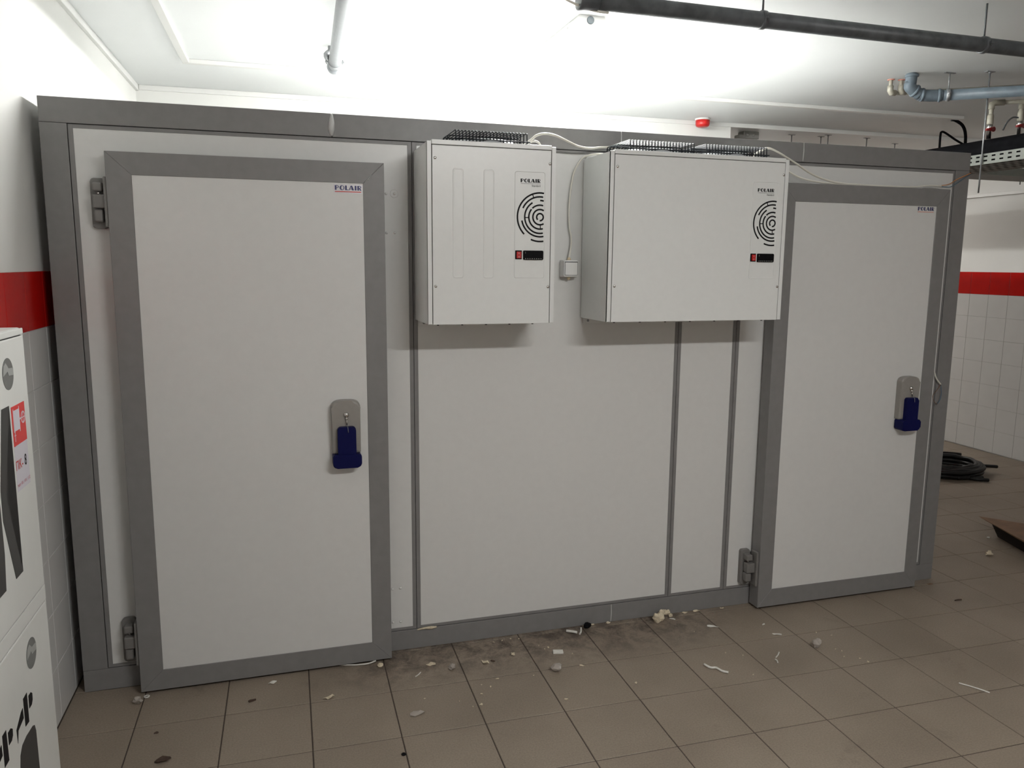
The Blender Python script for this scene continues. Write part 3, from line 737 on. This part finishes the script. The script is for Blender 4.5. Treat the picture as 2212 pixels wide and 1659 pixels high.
# cream water pipes beside it
for (px, py, zt_), lab, off in (((4.166, .70, 2.635), 'cream water pipe dropping from the ceiling, leftmost of the pair by the elbows', .10), ((4.226, .685, 2.640), 'cream water pipe dropping from the ceiling right beside the grey elbows', .075)):
    wp = thing('water_pipe', (px, py, zt_ - .03), lab, 'pipe')
    MB().cyl((px, py, ZC), (px, py, zt_ - .002), .0105, 14).build('pipe', BEIGE, wp)
    MB().tube([(px, py, zt_ + .030), (px, py, zt_ + .004), (px + .006, py, zt_ - .006), (px + .035, py, zt_ - .006)], .0165, 14).build('elbow', BEIGE, wp)
    n = (B - A).normalized()
    MB().tube([(px + .03, py, zt_ - .006), (px + .07, py, zt_ - .006), (px + .07 + n.x * 1.5, py + n.y * 1.5, zt_ - .006)], .0105, 12).build('run', BEIGE, wp)
    MB().lathe((px, py, ZC), (0, 0, -1), [(.020, 0), (.019, .003), (.012, .004)], 16).build('rosette', SALMON, wp)

# cable tray beside the cold room, with insulated pipes lying in it
tr = thing('cable_tray', (4.712, 1.3, 2.21), 'perforated galvanised cable tray running back beside the cold room', 'cable tray')
tx0, tx1, ty0, ty1, tz = 4.540, 4.885, -1.2, 4.6, 2.211
def slotted(xf):
    b = MB(); y = ty0; hz = .055; st = .050
    rows = [(.013, .0215), (.036, .0445)]
    zs = [0, rows[0][0], rows[0][1], rows[1][0], rows[1][1], hz]
    while y < ty1 - 1e-6:
        y1 = min(y + st, ty1)
        for i in range(5):
            if i in (1, 3):
                b.box((xf, y + .024, tz + zs[i]), (xf + .0015, y1, tz + zs[i + 1]))
            else:
                b.box((xf, y, tz + zs[i]), (xf + .0015, y1, tz + zs[i + 1]))
        y = y1
    return b
for xf in (tx0, tx1 - .0015): slotted(xf).build('side_flange', TRAY, tr)
b = MB(); y = ty0
while y < ty1:
    b.box((tx0, y, tz - .0015), (tx1, y + .022, tz))
    for i in range(6): b.box((tx0 + i * (tx1 - tx0 - .02) / 5, y + .022, tz - .0015), (tx0 + i * (tx1 - tx0 - .02) / 5 + .02, y + .05, tz))
    y += .05
b.build('perforated_base', TRAY, tr)
tag(MB().tube([(4.66, -1.25, 2.2875), (4.66, .3, 2.2875), (4.66, 1.2, 2.288), (4.66, 4.55, 2.2875)], .0745, 24).build('insulated_pipe', INSUL), 'thick black insulated pipe lying in the cable tray', 'pipe')
tag(MB().tube([(4.81, -1.2, 2.2525), (4.81, 4.5, 2.2525)], .040, 20).build('insulated_pipe', INSUL), 'thinner black insulated pipe behind the thick one in the tray', 'pipe')
def rod(x, y, zb, label):
    o = thing('threaded_rod', (x, y, zb), label, 'rod', 'threaded rods hanging from the ceiling')
    MB().cyl((x, y, zb), (x, y, ZC), .0042, 8).build('rod', STEEL, o)
    bx((x - .028, y - .010, ZC - .003), (x + .028, y + .010, ZC), .0005).build('ceiling_plate', STEEL, o)
    MB().lathe((x, y, ZC - .003), (0, 0, -1), [(.0085, 0), (.0085, .007), (.004, .0072)], 6).build('nut', STEEL, o)
    return o
rod(4.531, .378, 2.054, 'long threaded rod passing the tray and ending in the air before the white wall')
for (x, y), zb, lab in (((4.835, 2.508), 2.32, 'bare threaded rod behind the roof edge, leftmost of the five'), ((5.11, 2.498), 2.32, 'bare threaded rod behind the roof edge, second from left and leaning close to the third'),
                        ((5.115, 2.416), 2.32, 'bare threaded rod behind the roof edge, middle of the five'), ((5.518, 2.443), 2.32, 'bare threaded rod behind the roof edge, fourth from left'), ((5.95, 2.60), 2.32, 'bare threaded rod behind the roof edge, rightmost of the five')):
    rod(x, y, zb, lab)
# cross tray further back
ct = thing('cable_tray', (5.9, 1.5, 2.30), 'dim perforated cable tray crossing below the ceiling at the right', 'cable tray')
bx((4.95, 1.36, 2.300), (6.80, 1.64, 2.3015)).build('base', TRAY, ct)
for y in (1.36, 1.6385): bx((4.95, y, 2.3015), (6.80, y + .0015, 2.355)).build('side_flange', TRAY, ct)
for xx in (6.3, 6.7): MB().cyl((xx, 1.652, 2.28), (xx, 1.652, ZC), .004, 8).build('hanger_rod', STEEL, ct)
cable([(5.452, 1.508, 2.688), (5.475, 1.505, 2.684), (5.53, 1.50, 2.655), (5.565, 1.50, 2.60), (5.575, 1.50, 2.50), (5.58, 1.50, 2.32), (5.66, 1.5, 2.311), (6.3, 1.5, 2.311)], .0105, 'thick black cable bending down out of the end of the ceiling trunking', INSUL)
cable([(5.452, 1.523, 2.686), (5.485, 1.523, 2.684), (5.55, 1.523, 2.655), (5.592, 1.523, 2.60), (5.603, 1.523, 2.50), (5.60, 1.523, 2.32), (5.66, 1.524, 2.308), (6.3, 1.524, 2.308)], .0065, 'thin grey-black cable beside the thick one at the trunking end', PIPED)
cable([(5.318, 1.47, 2.31), (5.316, 1.47, 2.45), (5.314, 1.47, 2.57), (5.325, 1.47, 2.592), (5.36, 1.47, 2.585), (5.45, 1.47, 2.545), (5.55, 1.47, 2.505), (5.62, 1.47, 2.46), (5.66, 1.47, 2.312)], .0075, 'black cable standing up in a sharp bend beside the trunking end', INSUL)

# valves above the insulated pipes
def valve_pipe(x, y, ztop, zval, zend, label, hose):
    v = thing('valve_pipe', (x, y, zend), label, 'valve')
    MB().cyl((x, y, ztop), (x, y, zval + .045), .0115, 14).build('pipe', BEIGE, v)
    MB().tube([(x, y, ztop - .03), (x, y, ztop), (x + .012, y - .010, ztop + .004), (x + .05, y - .037, ztop + .004)], .0165, 12).build('elbow', BEIGE, v)
    MB().lathe((x, y, zval + .090), (0, 0, -1), [(.012, 0), (.0165, .010), (.0175, .050), (.015, .058)], 16).build('union', BEIGE, v)
    MB().lathe((x, y, zval + .034), (0, 0, -1), [(.013, 0), (.016, .004), (.016, .026), (.0125, .032), (.0125, zval + .034 - zend)], 14).build('valve_body', CHROME, v)
    MB().tube([(x - .006, y - .024, zval + .004), (x - .022, y - .026, zval + .003), (x - .055, y - .026, zval - .002)], [.012, .009, .006], 10).lathe((x, y - .010, zval + .004), (0, -1, 0), [(.006, 0), (.006, .012), (.014, .014), (.014, .019), (.004, .020)], 16).build('red_handle', VALVER, v)
    MB().cyl((x + .05, y - .037, ztop + .004), (x + .9, y - .65, ztop + .004), .0115, 12).build('run', BEIGE, v)
    if hose: MB().tube([(x - .012, y, zval + .05), (x - .045, y + .01, zval + .052), (x - .08, y + .012, zval + .025), (x - .105, y + .012, zval - .02)], .0048, 7, smooth=4).build('hose', PIPED, v)
valve_pipe(4.66, .465, 2.556, 2.410, 2.3635, 'cream pipe with red-handled valve standing on the thick insulated pipe', False)
valve_pipe(4.81, .405, 2.556, 2.428, 2.2935, 'cream pipe with red-handled valve at the right edge of the view', True)

# red sounder, junction box
sb = thing('fire_sounder', (3.79, 2.12, 2.640), 'red round fire alarm sounder under the ceiling by the back wall', 'alarm')
MB().lathe((3.79, 2.12, ZC), (0, 0, -1), [(.056, 0), (.056, .010), (.052, .012)], 32).build('base', WHITEPL, sb)
MB().lathe((3.79, 2.12, ZC - .011), (0, 0, -1), [(.051, 0), (.051, .028), (.046, .042), (.034, .049), (.003, .050)], 32).build('cap', RED, sb)
jb = thing('junction_box', (4.43, 2.52, 2.64), 'grey plastic junction box on the ceiling beyond the back wall', 'junction box')
bx((4.365, 2.47, 2.642), (4.505, 2.56, ZC), .006).build('box', GREYBOX, jb)
bx((4.325, 2.475, 2.640), (4.366, 2.545, 2.672), .004).build('side_lug', GREYBOX, jb)
for x in (4.40, 4.45): MB().lathe((x, 2.47, 2.672), (0, -1, 0), [(.013, 0), (.013, .004), (.010, .006), (.002, .006)], 16).build('knockout', GREYBOX, jb)

# ------------------------------------------------------------------ fire hose cabinet on the left wall (room frame)
FX = .212; CY0, CY1, CZ0, CZ1 = -1.640, -1.083, .19, 1.490
fc = bpy.data.objects.new('fire_hose_cabinet', None); C.objects.link(fc); ORI[fc.name] = Vector((0, 0, 0)); room(fc)
tag(fc, 'white metal fire hose cabinet with red hose sign on the left wall', 'cabinet')
MB().box((XL + .0005, CY0, CZ0), (FX - .004, CY1, CZ1), .006, 3).build('body', CABW, fc)
def cdoor(z0, z1):
    return MB().box((FX - .0045, CY0 + .010, z0), (FX, CY1 - .010, z1), .0025, 2).build('door', CABW, fc)
MB().box((FX - .0044, CY0 + .001, 1.4745), (FX, CY1 - .001, CZ1 - .001), .002).build('top_rim', CABW, fc)
MB().box((FX - .0044, CY0 + .001, .8285), (FX - .0005, CY1 - .001, .8655), .0012).build('middle_rail', CABW, fc)
MB().box((FX - .0055, CY0 + .012, CZ0 + .02), (FX - .0035, CY1 - .012, CZ1 - .01)).build('door_gap', GAP, fc)
for y in (CY0 + .005, CY1 - .005):
    for za, zb in ((.8665, 1.4735), (CZ0 + .006, .8275)):
        MB().box((FX - .0045, y - .004, za), (FX - .001, y + .004, zb), .001).build('edge_strip', CABW, fc)
du, dl = cdoor(.868, 1.472), cdoor(CZ0 + .008, .826)
def disc(c, ry, rz, n=32): return [(c[0] + ry * math.cos(2 * PI * i / n), c[1] + rz * math.sin(2 * PI * i / n)) for i in range(n)]
for dd, c in ((du, (-1.209, 1.398)), (dl, (-1.222, .757))):
    MB().prism(disc(c, .0345, .035), (FX + .0001, 0, 0), Y, Z, X, .0006).build('key_window', CABM, dd)
    q = MB()
    q.prism([(c[0] - .033, c[1] - .002), (c[0] - .004, c[1] + .006), (c[0] + .002, c[1] - .004), (c[0] + .033, c[1] - .006), (c[0] + .033, c[1] + .010), (c[0] + .004, c[1] + .012), (c[0] - .012, c[1] + .026), (c[0] - .026, c[1] + .020)], (FX + .0006, 0, 0), Y, Z, X, .0006)
    q.build('key', CABL, dd)
def flat(poly, mt, nm, par, h=.0007):
    return MB().prism(poly, (FX, 0, 0), Y, Z, X, h).build(nm, mt, par)
# big stencil letter K
flat([(-1.222, 1.33), (-1.269, 1.33), (-1.316, 1.165), (-1.318, 1.10), (-1.273, .955), (-1.227, .955), (-1.288, 1.143)], CABK, 'stencil_letter', du)
flat([(-1.390, .955), (-1.337, .955), (-1.327, 1.03), (-1.327, 1.33), (-1.390, 1.33)], CABK, 'stencil_letter', du)
# red hose sign
sg = flat([(-1.2105, 1.2355), (-1.1225, 1.2355), (-1.1225, 1.324), (-1.2105, 1.324)], SIGNR, 'hose_sign', du)
q = MB()
for poly in ([(-1.200, 1.268), (-1.166, 1.268), (-1.164, 1.314), (-1.198, 1.314)], [(-1.204, 1.266), (-1.201, 1.266), (-1.199, 1.318), (-1.202, 1.318)], [(-1.166, 1.262), (-1.163, 1.262), (-1.161, 1.319), (-1.164, 1.319)],
             [(-1.164, 1.288), (-1.150, 1.288), (-1.150, 1.292), (-1.164, 1.292)], [(-1.199, 1.268), (-1.197, 1.268), (-1.199, 1.245), (-1.201, 1.245)], [(-1.204, 1.258), (-1.194, 1.258), (-1.194, 1.260), (-1.204, 1.260)]):
    q.prism(poly, (FX + .0007, 0, 0), Y, Z, X, .0004)
q.ribbon([(-1.139 + .0125 * math.cos(2 * PI * i / 24), 1.290 + .0125 * math.sin(2 * PI * i / 24)) for i in range(25)], .003, (FX + .0007, 0, 0), Y, Z, X, .0004)
q.ribbon([(-1.151, 1.290), (-1.127, 1.290)], .002, (FX + .0007, 0, 0), Y, Z, X, .0004); q.ribbon([(-1.139, 1.278), (-1.139, 1.302)], .002, (FX + .0007, 0, 0), Y, Z, X, .0004)
q.build('hose_pictogram', STKW, sg if False else du)
flat([(-1.213, 1.133), (-1.124, 1.133), (-1.123, 1.235), (-1.211, 1.235)], STKW, 'number_sticker', du, .0004)
MB().text('ПК-', .046, .021, (FX + .0004, -1.211, 1.181), Y, Z, X, .0004, .012).build('sticker_lettering', REDP, du)
MB().text('8', .013, .026, (FX + .0004, -1.152, 1.1795), Y, Z, X, .0004, .012).build('handwritten_number', BLACK, du)
MB().text('тел. 01, 101, 112', .088, .0085, (FX + .0004, -1.2125, 1.142), Y, Z, X, .0004, .006).build('sticker_lettering', PINKPR, du)
# stencilled marks on the lower door
for po in ([(-1.300, .622), (-1.276, .620), (-1.275, .689), (-1.300, .688)], [(-1.267, .646), (-1.250, .646), (-1.242, .654), (-1.241, .669), (-1.250, .676), (-1.266, .676)], [(-1.355, .647), (-1.353, .615), (-1.345, .640), (-1.307, .647), (-1.308, .671), (-1.320, .668)],
           [(-1.436, .614), (-1.410, .614), (-1.412, .683), (-1.434, .683)], [(-1.403, .643), (-1.386, .643), (-1.378, .650), (-1.376, .664), (-1.386, .671), (-1.403, .671)], [(-1.490, .645), (-1.488, .613), (-1.480, .638), (-1.442, .645), (-1.443, .669), (-1.455, .666)]):
    flat(po, NAVY if False else BLACK, 'stencil_mark', dl)
flat([(-1.243, .430), (-1.237, .480), (-1.238, .575), (-1.244, .592), (-1.256, .597), (-1.300, .600), (-1.330, .596), (-1.346, .582), (-1.352, .560), (-1.350, .430)], CABK, 'stencil_mark', dl)
flat([(-1.405, .430), (-1.400, .560), (-1.410, .575), (-1.470, .578), (-1.490, .565), (-1.492, .430)], CABK, 'stencil_mark', dl)

# ------------------------------------------------------------------ things on the floor
def rotate_about(bm, c, a):
    bmesh.ops.rotate(bm, verts=bm.verts, cent=Vector(c), matrix=Matrix.Rotation(a, 3, 'Z'))
def flake(x, y, sx, sy, h, mt, label, name='scrap', a=0.0, seed=0, group=None):
    """ragged thin scrap lying on the floor, edges slightly curled up"""
    R = random.Random(seed * 17 + int(x * 1000)); t = bmesh.new(); n = 9
    rim = []; rim2 = []
    for i in range(n):
        an = 2 * PI * i / n; f = R.uniform(.6, 1.1)
        px, py = x + sx / 2 * f * math.cos(an), y + sy / 2 * f * math.sin(an); z = R.uniform(0, h * .8)
        rim.append(t.verts.new((px, py, z + .0022))); rim2.append(t.verts.new((px, py, z)))
    c1 = t.verts.new((x, y, .0022 + h * .35)); c2 = t.verts.new((x, y, 0))
    for i in range(n):
        j = (i + 1) % n
        t.faces.new((rim[i], rim[j], c1)); t.faces.new((rim2[j], rim2[i], c2)); t.faces.new((rim2[i], rim2[j], rim[j], rim[i]))
    b = MB(); b.merge(t); rotate_about(b.bm, (x, y, 0), a)
    zmin = min(v.co.z for v in b.bm.verts); bmesh.ops.translate(b.bm, verts=b.bm.verts, vec=(0, 0, .0003 - zmin))
    return tag(b.build(name, mt), label, 'scrap', group)
def chunk(x, y, r, mt, label, name='foam_chunk', sq=.7, seed=0, group=None, rough=.35):
    R = random.Random(seed * 31 + int(x * 997)); t = bmesh.new(); bmesh.ops.create_icosphere(t, subdivisions=2, radius=1)
    for v in t.verts:
        f = 1 + R.uniform(-rough, rough); v.co = Vector((v.co.x * r * f, v.co.y * r * f * .8, v.co.z * r * sq * f))
    zmin = min(v.co.z for v in t.verts)
    for v in t.verts: v.co += Vector((x, y, .0003 - zmin))
    b = MB(); b.merge(t); return tag(b.build(name, mt), label, 'scrap', group)
def curl(pts, r, mt, label, name='shaving', flatz=.45):
    zs = [(p[0], p[1], 0) for p in pts]
    b = MB().tube([(p[0], p[1], p[2]) for p in pts], r, 7, smooth=4)
    zmin = min(v.co.z for v in b.bm.verts); bmesh.ops.translate(b.bm, verts=b.bm.verts, vec=(0, 0, .0003 - zmin))
    return tag(b.build(name, mt), label, 'scrap')

# crumbled foam strip by the base channel
b = MB()
R = random.Random(3)
for i, (x, y, r) in enumerate([(2.405, -.065, .020), (2.420, -.058, .018), (2.428, -.040, .014), (2.443, -.034, .013), (2.458, -.032, .012), (2.472, -.034, .011), (2.484, -.044, .009)]):
    t = bmesh.new(); bmesh.ops.create_icosphere(t, subdivisions=2, radius=1)
    for v in t.verts:
        f = 1 + R.uniform(-.35, .35); v.co = Vector((x + v.co.x * r * f, y + v.co.y * r * f, r * .7 + (.012 if 2 < i < 6 else 0) + v.co.z * r * f))
    b.merge(t)
zmin = min(v.co.z for v in b.bm.verts); bmesh.ops.translate(b.bm, verts=b.bm.verts, vec=(0, 0, .0003 - zmin))
tag(b.build('foam_chunk', FOAM), 'largest crumbled cream foam strip against the grey base channel', 'scrap')
flake(2.487, -.058, .036, .012, .004, PAPER, 'white torn scrap tucked right beside the largest foam strip', a=-.6, seed=2)
flake(1.319, -.158, .044, .026, .006, FOAM, 'flat cream foam flake right of the near door corner', 'foam_flake', a=.2, seed=3)
curl([(.955, -.060, .002), (.99, -.074, .003), (1.03, -.084, .003), (1.07, -.087, .004), (1.102, -.080, .008)], .0032, PAPER, 'long pale curved sliver peeping out below the near door')
chunk(1.116, -.120, .012, FOAM, 'cream foam crumb just under the right corner of the near door', seed=5)
flake(.897, -.300, .050, .022, .010, FOAM, 'pale ragged flake on the floor in front of the near door', 'foam_flake', a=.5, seed=6)
for i in range(1):
    flake(1.203, -.496, .058, .036, .010, FILM, 'shiny crumpled piece of clear film on the floor tiles', 'film_scrap', a=.1, seed=8)
curl([(1.240, -.238, .002), (1.254, -.228, .003), (1.266, -.212, .003)], .0022, PAPER, 'thin pale sliver below the flat cream foam flake')
chunk(1.394, -.219, .014, FILM, 'small crumpled translucent film right of the thin sliver', 'film_scrap', seed=9, rough=.5)
flake(1.538, -.208, .030, .034, .012, FOAM, 'star-shaped cream flake standing in the dark grime', 'foam_flake', a=.9, seed=10)
flake(1.573, -.203, .022, .010, .004, DIRT, 'small dark curl beside the star-shaped cream flake', 'dirt_curl', a=-.5, seed=11)
chunk(1.667, -.178, .009, FOAM, 'small round cream crumb between the star-shaped flake and the white chip', seed=12)
o = MB().box((1.838, -.222, .0003), (1.882, -.196, .009), .002); rotate_about(o.bm, (1.86, -.209, 0), -.25)
tag(o.build('foam_chip', PAPER), 'white rectangular foam chip lying on a clean tile', 'scrap')
chunk(1.800, -.351, .021, FILM, 'crumpled ball of brownish clear film below the white chip', 'film_scrap', sq=.8, seed=13, rough=.25)
flake(1.916, -.341, .020, .010, .005, FOAM, 'small cream chip lying on a floor joint', 'foam_flake', a=-.6, seed=14)
GC = 'tiny cream crumbs scattered on the floor tiles'
for i, (x, y, s_) in enumerate([(1.553, -.343, .016), (1.511, -.392, .010), (1.463, -.434, .011), (1.443, -.504, .018), (1.41, -.51, .007), (1.247, -.405, .009), (1.37, -.46, .006), (1.765, -.558, .016), (2.073, -.525, .015), (1.48, -.37, .007), (1.70, -.36, .008), (1.835, -.155, .014), (1.815, -.165, .007), (1.80, -.13, .007), (1.915, -.235, .006),
                               (3.03, -.513, .009), (3.045, -.535, .007), (3.02, -.578, .008), (3.088, -.642, .014), (3.075, -.61, .009), (2.61, -.45, .008), (2.55, -.41, .007), (2.56, -.60, .008), (3.05, -.36, .008), (3.10, -.40, .007), (2.52, -.20, .007), (1.62, -.045, .010), (1.66, -.040, .008), (1.70, -.035, .012), (1.735, -.045, .008)]):
    flake(x, y, s_, s_ * .6, .003, FOAM, 'tiny cream crumb on the brown floor tiles', 'crumb', a=i * 1.3, seed=40 + i, group=GC)
chunk(2.066, -.034, .019, BLACKPL, 'small black rubber plug against the base channel', 'rubber_plug', sq=.75, seed=15, rough=.12)
curl([(1.962, -.040, .002), (1.985, -.056, .003), (2.002, -.070, .003)], .006, PAPER, 'pale sliver pointing at the base left of the black plug')
curl([(2.010, -.083, .002), (2.022, -.066, .003), (2.035, -.036, .006)], .0042, PAPER, 'pale stick lying against the black rubber plug')
flake(2.178, -.016, .026, .016, .010, FOAM, 'rounded cream foam blob at the joint of the base channel', 'foam_flake', seed=16)
curl([(2.055, -.010, .003), (2.085, -.010, .004), (2.11, -.010, .003)], .0035, FOAM, 'thin cream foam string along the foot of the base channel')
for i, (x, y, s_, lab) in enumerate([(2.575, -.014, .030, 'cream crumb at the foot of the base, left of two near the far hinge'), (2.64, -.012, .036, 'longer cream crumb at the foot of the base near the far hinge'), (2.775, -.020, .026, 'cream crumb at the foot of the base just left of the far door')]):
    flake(x, y, s_, .014, .006, FOAM, lab, 'foam_flake', seed=20 + i)
flake(2.627, -.181, .060, .020, .008, PAPER, 'white torn strip on the floor left of the far door', a=-.45, seed=24)
flake(2.865, -.324, .055, .011, .005, PAPER, 'flat white sliver on the floor before the far door', a=-.45, seed=25)
chunk(2.960, -.478, .018, FILM, 'upright crumpled bit of paper film on a floor joint', 'film_scrap', sq=1.0, seed=26)
curl([(2.405, -.480, .006), (2.418, -.510, .005), (2.440, -.515, .004), (2.450, -.545, .004), (2.470, -.560, .003)], .0048, PAPER, 'curly white shaving in the middle of the floor')
curl([(2.735, -.505, .002), (2.755, -.490, .002), (2.775, -.470, .002)], .0026, PAPER, 'short thin white shaving pointing at the far door')
curl([(2.715, -.545, .002), (2.722, -.530, .002), (2.720, -.520, .003)], .0028, PAPER, 'tiny upright white shaving under the short thin one')
flake(2.866, -.225, .022, .010, .004, PAPER, 'small white scrap close to the far door bottom', a=.3, seed=27)
flake(.343, -.531, .062, .034, .010, DIRT, 'dark brown dry leaf at the bottom edge of the floor', 'dry_leaf', a=.5, seed=28)
flake(.618, -.237, .040, .016, .003, DIRT, 'dark brown smear of dirt in front of the near door', 'dirt_scrap', a=.2, seed=29)
flake(.30, -.36, .016, .010, .003, DIRT, 'small dark dirt speck left of the near door', 'dirt_scrap', a=.2, seed=30)
chunk(.208, -.140, .017, FILM, 'crumpled clear film below the near lower hinge', 'film_scrap', seed=31, rough=.45)
tag(MB().tube([(.233 + .008 * math.cos(a), -.100 + .008 * math.sin(a), .0032) for a in [i * PI / 8 for i in range(16)]], .0028, 7, closed=True).build('plastic_ring', PAPER), 'tiny pale plastic ring under the near door corner', 'scrap')
flake(.690, -.128, .034, .018, .008, PAPER, 'torn white shred below the near door', a=.3, seed=32)
chunk(4.650, .178, .020, FOAM, 'cream foam chunk on the floor before the brown board', seed=33)
flake(4.905, .410, .026, .016, .005, PAPER, 'small white scrap in front of the brown board corner', a=.3, seed=34)
curl([(3.315, -.885, .002), (3.345, -.930, .003), (3.372, -.975, .002)], .0026, PAPER, 'straight thin white shaving at the right edge of the floor')
flake(3.988, -.062, .034, .014, .003, CARD, 'small tan wood chip by the far corner post', 'wood_chip', a=-.3, seed=36)
curl([(3.945, -.262, .002), (3.963, -.259, .002), (3.985, -.262, .002)], .0034, DIRT, 'short brown twig on the floor right of the far door')
tag(MB().lathe((1.116, -.722, .0003), (0, 0, 1), [(.008, 0), (.008, .003), (.004, .004), (.003, .002)], 14).build('rubber_washer', BLACKPL), 'small dark round washer at the bottom of the view', 'scrap')

# coil of black cable behind the far corner
cc = thing('cable_coil', (5.90, 1.72, 0), 'coil of thick black cable on the floor behind the cold room corner', 'cable coil')
R = random.Random(5)
for i in range(9):
    rr = .19 + .075 * ((i * 5) % 9) / 9; zz = .018 + .016 * (i % 5) + (.004 if i > 4 else 0)
    pts = [(5.90 + (rr * 1.25) * math.cos(2 * PI * k / 20 + i), 1.74 + rr * math.sin(2 * PI * k / 20 + i), zz + R.uniform(0, .012)) for k in range(20)]
    MB().tube(pts, .0165, 9, smooth=2, closed=True).build('loop', COILB, cc)
for pts in ([(6.05, 1.60, .060), (6.15, 1.62, .062), (6.26, 1.61, .055), (6.31, 1.60, .050)], [(5.80, 1.50, .020), (5.93, 1.475, .018), (6.02, 1.47, .018)], [(5.9, 1.48, .017), (5.94, 1.43, .017), (6.0, 1.395, .017)], [(5.92, 1.97, .090), (6.10, 1.95, .095), (6.25, 1.90, .085)]):
    MB().tube(pts, .0135, 9, smooth=4).build('loose_end', COILB, cc)

# brown board leaning low over the floor at the right edge
bo = thing('brown_board', (5.1, -.26, 0), 'brown board propped low over the floor at the right edge', 'board')
P0, P1, P2, P3 = Vector((4.951, .535, .095)), Vector((4.685, -.305, .100)), Vector((5.25, -1.065, .115)), Vector((5.52, -.225, .105))
nrm = (P1 - P0).cross(P3 - P0).normalized()
if nrm.z < 0: nrm = -nrm
t = bmesh.new(); tv = [t.verts.new(p) for p in (P0, P1, P2, P3)]; bv = [t.verts.new(p - nrm * .016) for p in (P0 + Vector((.02, -.02, 0)), P1, P2, P3)]
t.faces.new(tv); t.faces.new(bv[::-1])
for i in range(4): t.faces.new((tv[i], bv[i], bv[(i + 1) % 4], tv[(i + 1) % 4]))
b = MB(); b.merge(t); b.build('top_board', CARD, bo)
t = bmesh.new(); I = lambda p, f: p.lerp((P0 + P1 + P2 + P3) / 4, f)
ins = [I(p, .10) for p in (P0, P1, P2, P3)]
tv = [t.verts.new(p - nrm * .0165) for p in ins]; bv = [t.verts.new(Vector((I(p, .16).x, I(p, .16).y, .001))) for p in (P0, P1, P2, P3)]
t.faces.new(tv); t.faces.new(bv[::-1])
for i in range(4): t.faces.new((tv[i], bv[i], bv[(i + 1) % 4], tv[(i + 1) % 4]))
b = MB(); b.merge(t); b.build('shade_support', BOARDSHADE, bo)  # inset support, coloured dark to stand in for the shadow beneath the board
